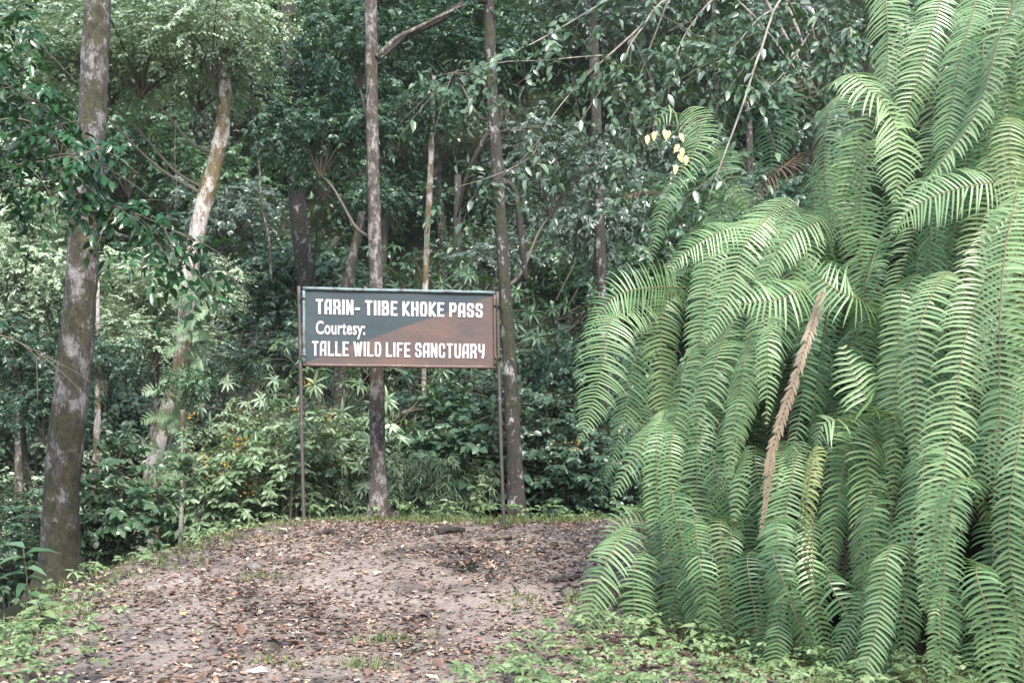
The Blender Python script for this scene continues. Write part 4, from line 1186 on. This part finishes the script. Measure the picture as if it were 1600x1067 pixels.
# climbing plant with cut leaves on the curved tree
YC = 18.6
b = at(262, 700, YC)
o = thing('climbing_plant', 'climber with large deeply cut leaves clinging to the curved pale tree', 'climber', b)
g = Geo()
Pm = np.array([[t * .36, 0, .05 * math.sin(t * 3) - .10 * t * t] for t in np.linspace(0, 1, 10)])
gdum = Geo()
keep = rng
frond(g, gdum, Pm, .15, .6, space=.052, a0=60, grav=.25, tipf=.5, wid=.017)
lm1 = g.mesh('leaf', M['pale'])
g = Geo(); tube(g, curve([at(a, c_, YC) for a, c_ in [(246, 780), (262, 690), (282, 600), (298, 480), (305, 400)]], 20), .016, 6, lump=.2)
g.build('stem', M['twig'], o, b, True)
for k in range(64):
    t = R.random()
    c_ = curve([(250, 770), (265, 680), (284, 600), (300, 500), (310, 430)], 30)[int(t * 29)]
    p = at(c_[0] + R.uniform(-28, 34), c_[1] + R.uniform(-10, 10), YC - R.uniform(0, .35))
    q_ = link('leaf', lm1, o)
    set_leaf(q_, p - b, np.array([R.uniform(-1, 1), -.7, R.uniform(-.6, .3)]), np.array([R.uniform(-.3, .3), -.5, 1.]), R.uniform(.7, 1.15))

# ---------------------------------------------------------------- path: leaves, sticks, stones
g0 = [leaf_mesh('fallen_leaf', M['litter'], R.uniform(.38, .6), 'litter', t) for t in (.04, .2, .34, .5, .62, .76, .84, .97)]
LT = [('dark brown rotting leaf lying on the path', 0), ('reddish-brown dry leaf lying on the path', 1), ('reddish-brown dry leaf lying on the path', 2), ('tan dry leaf lying on the path', 3),
      ('tan dry leaf lying on the path', 4), ('pale dry leaf lying on the path', 5), ('pale dry leaf lying on the path', 6), ('yellow fallen leaf lying on the path', 7)]
def on_path(x, y):
    return (x > edge_x(y) - .55) & (bank_dist(x, y) < -.5)
def rand_path(n, near=False):
    xs, ys = [], []
    while len(xs) < n:
        y = 8.2 + 8.6 * R.random() ** (1.6 if near else 1.0); x = R.uniform(-4.4, 2.4)
        if R.random() > .5 + .5 * float(sm(-.9, .9, math.sin(x * 2.3 + 1.2 * math.sin(y * 1.1)) + math.sin(y * 1.9 + x * .8 + 2) + .6 * math.sin(x * 5 - y * 3))): continue
        if on_path(np.array(x), np.array(y)): xs.append(x); ys.append(y)
    return np.array(xs), np.array(ys)
xs, ys = rand_path(300, True)
for x, y in zip(xs, ys):
    k = R.choices(range(8), [3, 3, 3, 4, 4, 3, 3, 1])[0]
    o = link('fallen_leaf', g0[k])
    s = R.uniform(.07, .135)
    a = R.uniform(0, 6.28)
    o.location = (x, y, float(path_z(x, y)) + .012); o.rotation_euler = (R.gauss(0, .35), R.gauss(0, .3), a); o.scale = (s, s, s)
    tag(o, LT[k][0], 'leaf', 'fallen leaves: ' + LT[k][0].split(' leaf')[0])
gl = Geo()
n = 19000
xs, ys = rand_path(n)
tn = rng.choice([.02, .10, .18, .25, .32, .38, .45, .5, .55, .6, .66, .74, .98, .98, .98], n)
a = rng.uniform(0, 6.28, n)
P = np.stack([xs, ys, path_z(xs, ys) + .004 + rng.uniform(0, .01, n)], 1)
A = np.stack([np.cos(a), np.sin(a), rng.normal(0, .2, n)], 1)
leaves(gl, P, A, rng.normal(0, .18, (n, 3)) + [0, 0, 1.], np.where(tn > .9, .5, 1) * rng.uniform(.025, .078, n), np.where(tn > .9, .6, 1) * rng.uniform(.014, .048, n), tn, 'litter')
o = gl.build('leaf_litter', M['litter']); o['kind'] = 'stuff'; tag(o, 'small dry leaves and yellow petals strewn over the path', 'leaf litter')

def ground_pt(px, py):
    """where the ray through a pixel meets the path"""
    d = np.array([(px - CX) / F, 1.0, -(py - HZ) / F])
    for t in np.arange(6, 19, .01):
        p = np.array([0, 0, EYE]) + d * t
        if p[2] <= path_z(p[0], p[1]): return p
    return np.array([0, 0, EYE]) + d * 16.2
def stick(p0, p1, r, label, name='stick', mat='deadwood', rough=.25):
    a, c_ = ground_pt(*p0), ground_pt(*p1)
    n = 9
    P = np.array([a * (1 - t) + c_ * t for t in np.linspace(0, 1, n)])
    P += rng.normal(0, r * .35, P.shape); P[:, 2] = path_z(P[:, 0], P[:, 1]) + r * .8
    g = Geo(); tube(g, P, np.linspace(r, r * .6, n), 8, lump=rough)
    o = g.build(name, M[mat], None, tuple(P[0]), True)
    tag(o, label, 'log' if name == 'log' else 'stick')
stick((685, 835), (724, 834), .05, 'short black log lying on the crest of the path below the sign', 'log')
stick((645, 838), (678, 838), .03, 'thin dark log next to the short black log on the crest', 'log')
stick((755, 845), (822, 842), .018, 'long thin stick near the foot of the right sign post')
stick((858, 910), (915, 902), .028, 'grey stick pointing at the low fern fronds')
stick((680, 884), (716, 888), .016, 'short dark stick in the middle of the path')
stick((450, 882), (486, 880), .028, 'stubby grey stick on the path below the left sign post')
stick((520, 832), (500, 838), .03, 'small broken stump end near the left sign post')
for k in range(26):
    xs, ys = rand_path(1); x, y = float(xs[0]), float(ys[0]); a_ = R.uniform(0, 3.14); L_ = R.uniform(.12, .4)
    t_ = np.linspace(-.5, .5, 7)
    P = np.stack([x + math.cos(a_) * t_ * L_, y + math.sin(a_) * t_ * L_, 0 * t_], 1) + rng.normal(0, .008, (7, 3))
    P[:, 2] = path_z(P[:, 0], P[:, 1]) + .012
    g = Geo(); r0 = R.uniform(.005, .011); tube(g, P, np.linspace(r0, r0 * .5, 7), 6, lump=.2)
    tag(g.build('dry_twig', M['twig'], None, tuple(P[0]), True), 'thin dry brown twig lying flat among the fallen leaves on the path', 'twig', 'twigs on the path')
def stone(px, py, s, label):
    p = ground_pt(px, py)
    g = Geo()
    nlat, nlon = 7, 10
    V = []
    ph = rng.uniform(0, 6, 3)
    for i in range(nlat):
        th = math.pi * i / (nlat - 1)
        for j in range(nlon):
            f = 2 * math.pi * j / nlon
            r = 1 + .18 * math.sin(2 * f + ph[0]) + .12 * math.sin(3 * th + f + ph[1]) + rng.normal(0, .05)
            V.append((s * r * math.sin(th) * math.cos(f) * 1.2, s * r * math.sin(th) * math.sin(f), s * r * math.cos(th) * .6 + s * .25))
    q = [(i * nlon + j, (i + 1) * nlon + j, (i + 1) * nlon + (j + 1) % nlon, i * nlon + (j + 1) % nlon) for i in range(nlat - 1) for j in range(nlon)]
    g.add(np.array(V) + p, None, q)
    tag(g.build('stone', M['stone'], None, tuple(p)), label, 'stone')
stone(396, 888, .07, 'rounded dark stone on the path near the left verge')
stone(303, 940, .05, 'small brown stone on the path below the dark stone')
stone(470, 880, .045, 'small grey stone beside the stubby grey stick')
stone(890, 930, .08, 'flat grey stone by the grey stick')
gp = Geo()
n = 1500
xs, ys = rand_path(n)
for x, y in zip(xs, ys):
    s = R.uniform(.006, .024)
    gp.add(np.array([[1, 0, 0], [-.5, .87, 0], [-.5, -.87, 0], [.1, .1, .8], [-.1, 0, -.5]]) * s * rng.uniform(.7, 1.3, 3) + [x, y, float(path_z(x, y)) + s * .3], [(0, 1, 3), (1, 2, 3), (2, 0, 3), (1, 0, 4), (2, 1, 4), (0, 2, 4)])
o = gp.build('gravel', M['stone']); o['kind'] = 'stuff'; tag(o, 'small gravel scattered in the soil of the path', 'gravel')

# ---------------------------------------------------------------- verge: grass, ground cover, young plants
def grass(name, pts, label, per, hh):
    g = Geo()
    n = len(pts) * per
    c_ = np.repeat(np.array(pts), per, 0) + rng.normal(0, .045, (n, 2))
    P = np.stack([c_[:, 0], c_[:, 1], ground_z(c_[:, 0], c_[:, 1]) + .02], 1)
    A = rng.normal(0, .5, (n, 3)) + [0, 0, 1.]
    leaves(g, P, A, rng.normal(0, 1, (n, 3)), rng.uniform(.5, 1.2, n) * hh, .008, rng.random(n), 'lance')
    o = g.build(name, M['grass']); o['kind'] = 'stuff'; tag(o, label, 'grass')
pts = []
for k in range(300):
    y = R.uniform(8, 16.4); pts.append((float(edge_x(y)) + R.gauss(-.15, .28), y))
grass('grass', pts, 'thin grass along the left verge of the path', 9, .11)
pts = [(R.uniform(-2.8, 1.6), R.gauss(16.4, .25)) for k in range(260)]
grass('grass', pts, 'thin grass along the crest under the sign', 12, .12)
pts = []
while len(pts) < 260:
    x, y = R.uniform(-.1, 3.2), R.uniform(7.6, 11.5)
    d = float(bank_dist(np.array(x), np.array(y)))
    if -1.35 < d < -.2 and R.random() < (1.4 + d): pts.append((x, y))
grass('grass', pts, 'thin grass where the path meets the fern bank', 14, .13)
pts = [(R.gauss(px, .12), R.gauss(py, .15)) for px, py in ((-1.75, 9.0), (-1.0, 8.9), (-.9, 10.0), (-2.4, 12), (.1, 11)) for k in range(10)]
grass('grass', pts, 'sparse grass tufts growing on the path itself', 9, .1)

def cover(n, sampler, label, size, hmax):
    g = Geo()
    xy = np.array([sampler() for _ in range(n)])
    m = 6
    h = rng.uniform(.03, hmax, n)
    C = np.repeat(np.stack([xy[:, 0], xy[:, 1], ground_z(xy[:, 0], xy[:, 1]) + .05 + h], 1), m, 0)
    a = np.tile(np.arange(m) / m * 2 * math.pi, n) + np.repeat(rng.uniform(0, 6, n), m)
    A = np.stack([np.cos(a), np.sin(a), rng.normal(0, .3, n * m)], 1)
    leaves(g, C + A * .008, A, rng.normal(0, .25, (n * m, 3)) + [0, -.25, 1.], np.repeat(rng.uniform(.45, 1.4, n), m) * rng.uniform(.7, 1.2, n * m) * size, np.repeat(rng.uniform(.4, 1.2, n), m) * rng.uniform(.45, .7, n * m) * size,
           np.clip(np.repeat(rng.uniform(.15, .85, n), m) + rng.normal(0, .1, n * m), 0, 1), 'ovate')
    o = g.build('ground_cover', M['cover']); o['kind'] = 'stuff'; tag(o, label, 'ground cover')
def s_right():
    while True:
        x, y = R.uniform(-1.0, 3.8), R.uniform(7.0, 11.2)
        z = float(ground_z(x, y)) + .05
        px, py = CX + x / y * F, HZ + (EYE - z) / y * F
        lim = np.interp(px, [680, 760, 830, 900, 1000, 1250, 1600], [1075, 1062, 1020, 985, 980, 1000, 1010])
        if px > 715 + R.gauss(0, 25) and float(bank_dist(np.array(x), np.array(y))) < .3 and py > lim + R.gauss(0, 12) and py < 1130: return x, y
cover(1000, s_right, 'bright green leafy ground cover at the foot of the fern bank', .055, .22)
def s_left():
    y = 7.8 + 2.6 * R.random(); return float(edge_x(y)) + R.gauss(-.3, .42) + max(0, 9.6 - y) * .14, y
cover(380, s_left, 'bright green leafy ground cover on the left verge', .06, .16)
def s_left2():
    y = R.uniform(11, 16); return float(edge_x(y)) - abs(R.gauss(.3, .35)), y
cover(70, s_left2, 'patchy ground cover below the stout trunk on the verge', .07, .15)
def s_crest():
    return R.uniform(-2.6, 1.8), R.uniform(16.6, 17.6)
cover(230, s_crest, 'pale leafy ground cover just beyond the crest under the sign', .075, .26)

def young_plant(px, py, h, ll, label, n=12, mat='cover', kind='ovate', wr=.5, Y=None):
    p = ground_pt(px, py) if Y is None else np.array([(px - CX) / F * Y, Y, 0.])
    p[2] = float(ground_z(p[0], p[1]))
    o = thing('young_plant', label, 'plant', p)
    g = Geo(); tube(g, curve([(0, 0, 0), (.01, .01, h * .5), (-.02, 0, h)], 8), np.linspace(.008, .004, 8), 5); g.build('stem', M['twig'], o, (0, 0, 0))
    lm = [leaf_mesh('leaf', M[mat], wr, kind, t) for t in (.35, .65)]
    for k in range(n):
        f = (k + 1) / n; a = k * 2.4
        q_ = link('leaf', lm[k % 2], o)
        set_leaf(q_, np.array([0, 0, h * (.3 + .7 * f)]), np.array([math.cos(a), math.sin(a), .25 - .5 * (1 - f)]), np.array([0, -.35, 1.]), ll * R.uniform(.8, 1.2))
young_plant(62, 985, .30, .17, 'young plant with broad pale leaves on the left verge', 12)
young_plant(40, 960, .62, .30, 'young plant with long dark drooping leaves beside the stout trunk', 10, 'mid', 'lance', .3)
young_plant(1015, 1010, .25, .15, 'young plant with pointed leaves below the lowest frond on the left of the ferns', 12, 'cover', 'lance', .5)
young_plant(1090, 1020, .26, .14, 'young plant with pointed leaves under the dark hollow of the fern bank', 12, 'cover', 'lance', .5)
young_plant(745, 830, .5, .14, 'bright upright seedling on the crest under the sign', 14, 'cover', 'lance', .45, 16.7)
young_plant(700, 830, .3, .13, 'low bright seedling on the crest beside the short black log', 10, 'cover', 'lance', .45, 16.7)

# ---------------------------------------------------------------- damp forest air
g = Geo(); box(g, (0, 28, 21), (110, 112, 50))
hz = bpy.data.materials.new('haze_air'); hz.use_nodes = True
ht = hz.node_tree; ht.nodes.clear()
pv = ht.nodes.new('ShaderNodeVolumePrincipled'); ho = ht.nodes.new('ShaderNodeOutputMaterial')
pv.inputs['Color'].default_value = (.92, .96, 1.0, 1); pv.inputs['Density'].default_value = .0003
ht.links.new(pv.outputs[0], ho.inputs['Volume'])
o = g.build('haze', hz); o['kind'] = 'stuff'; tag(o, 'thin pale haze filling the damp forest air', 'haze')
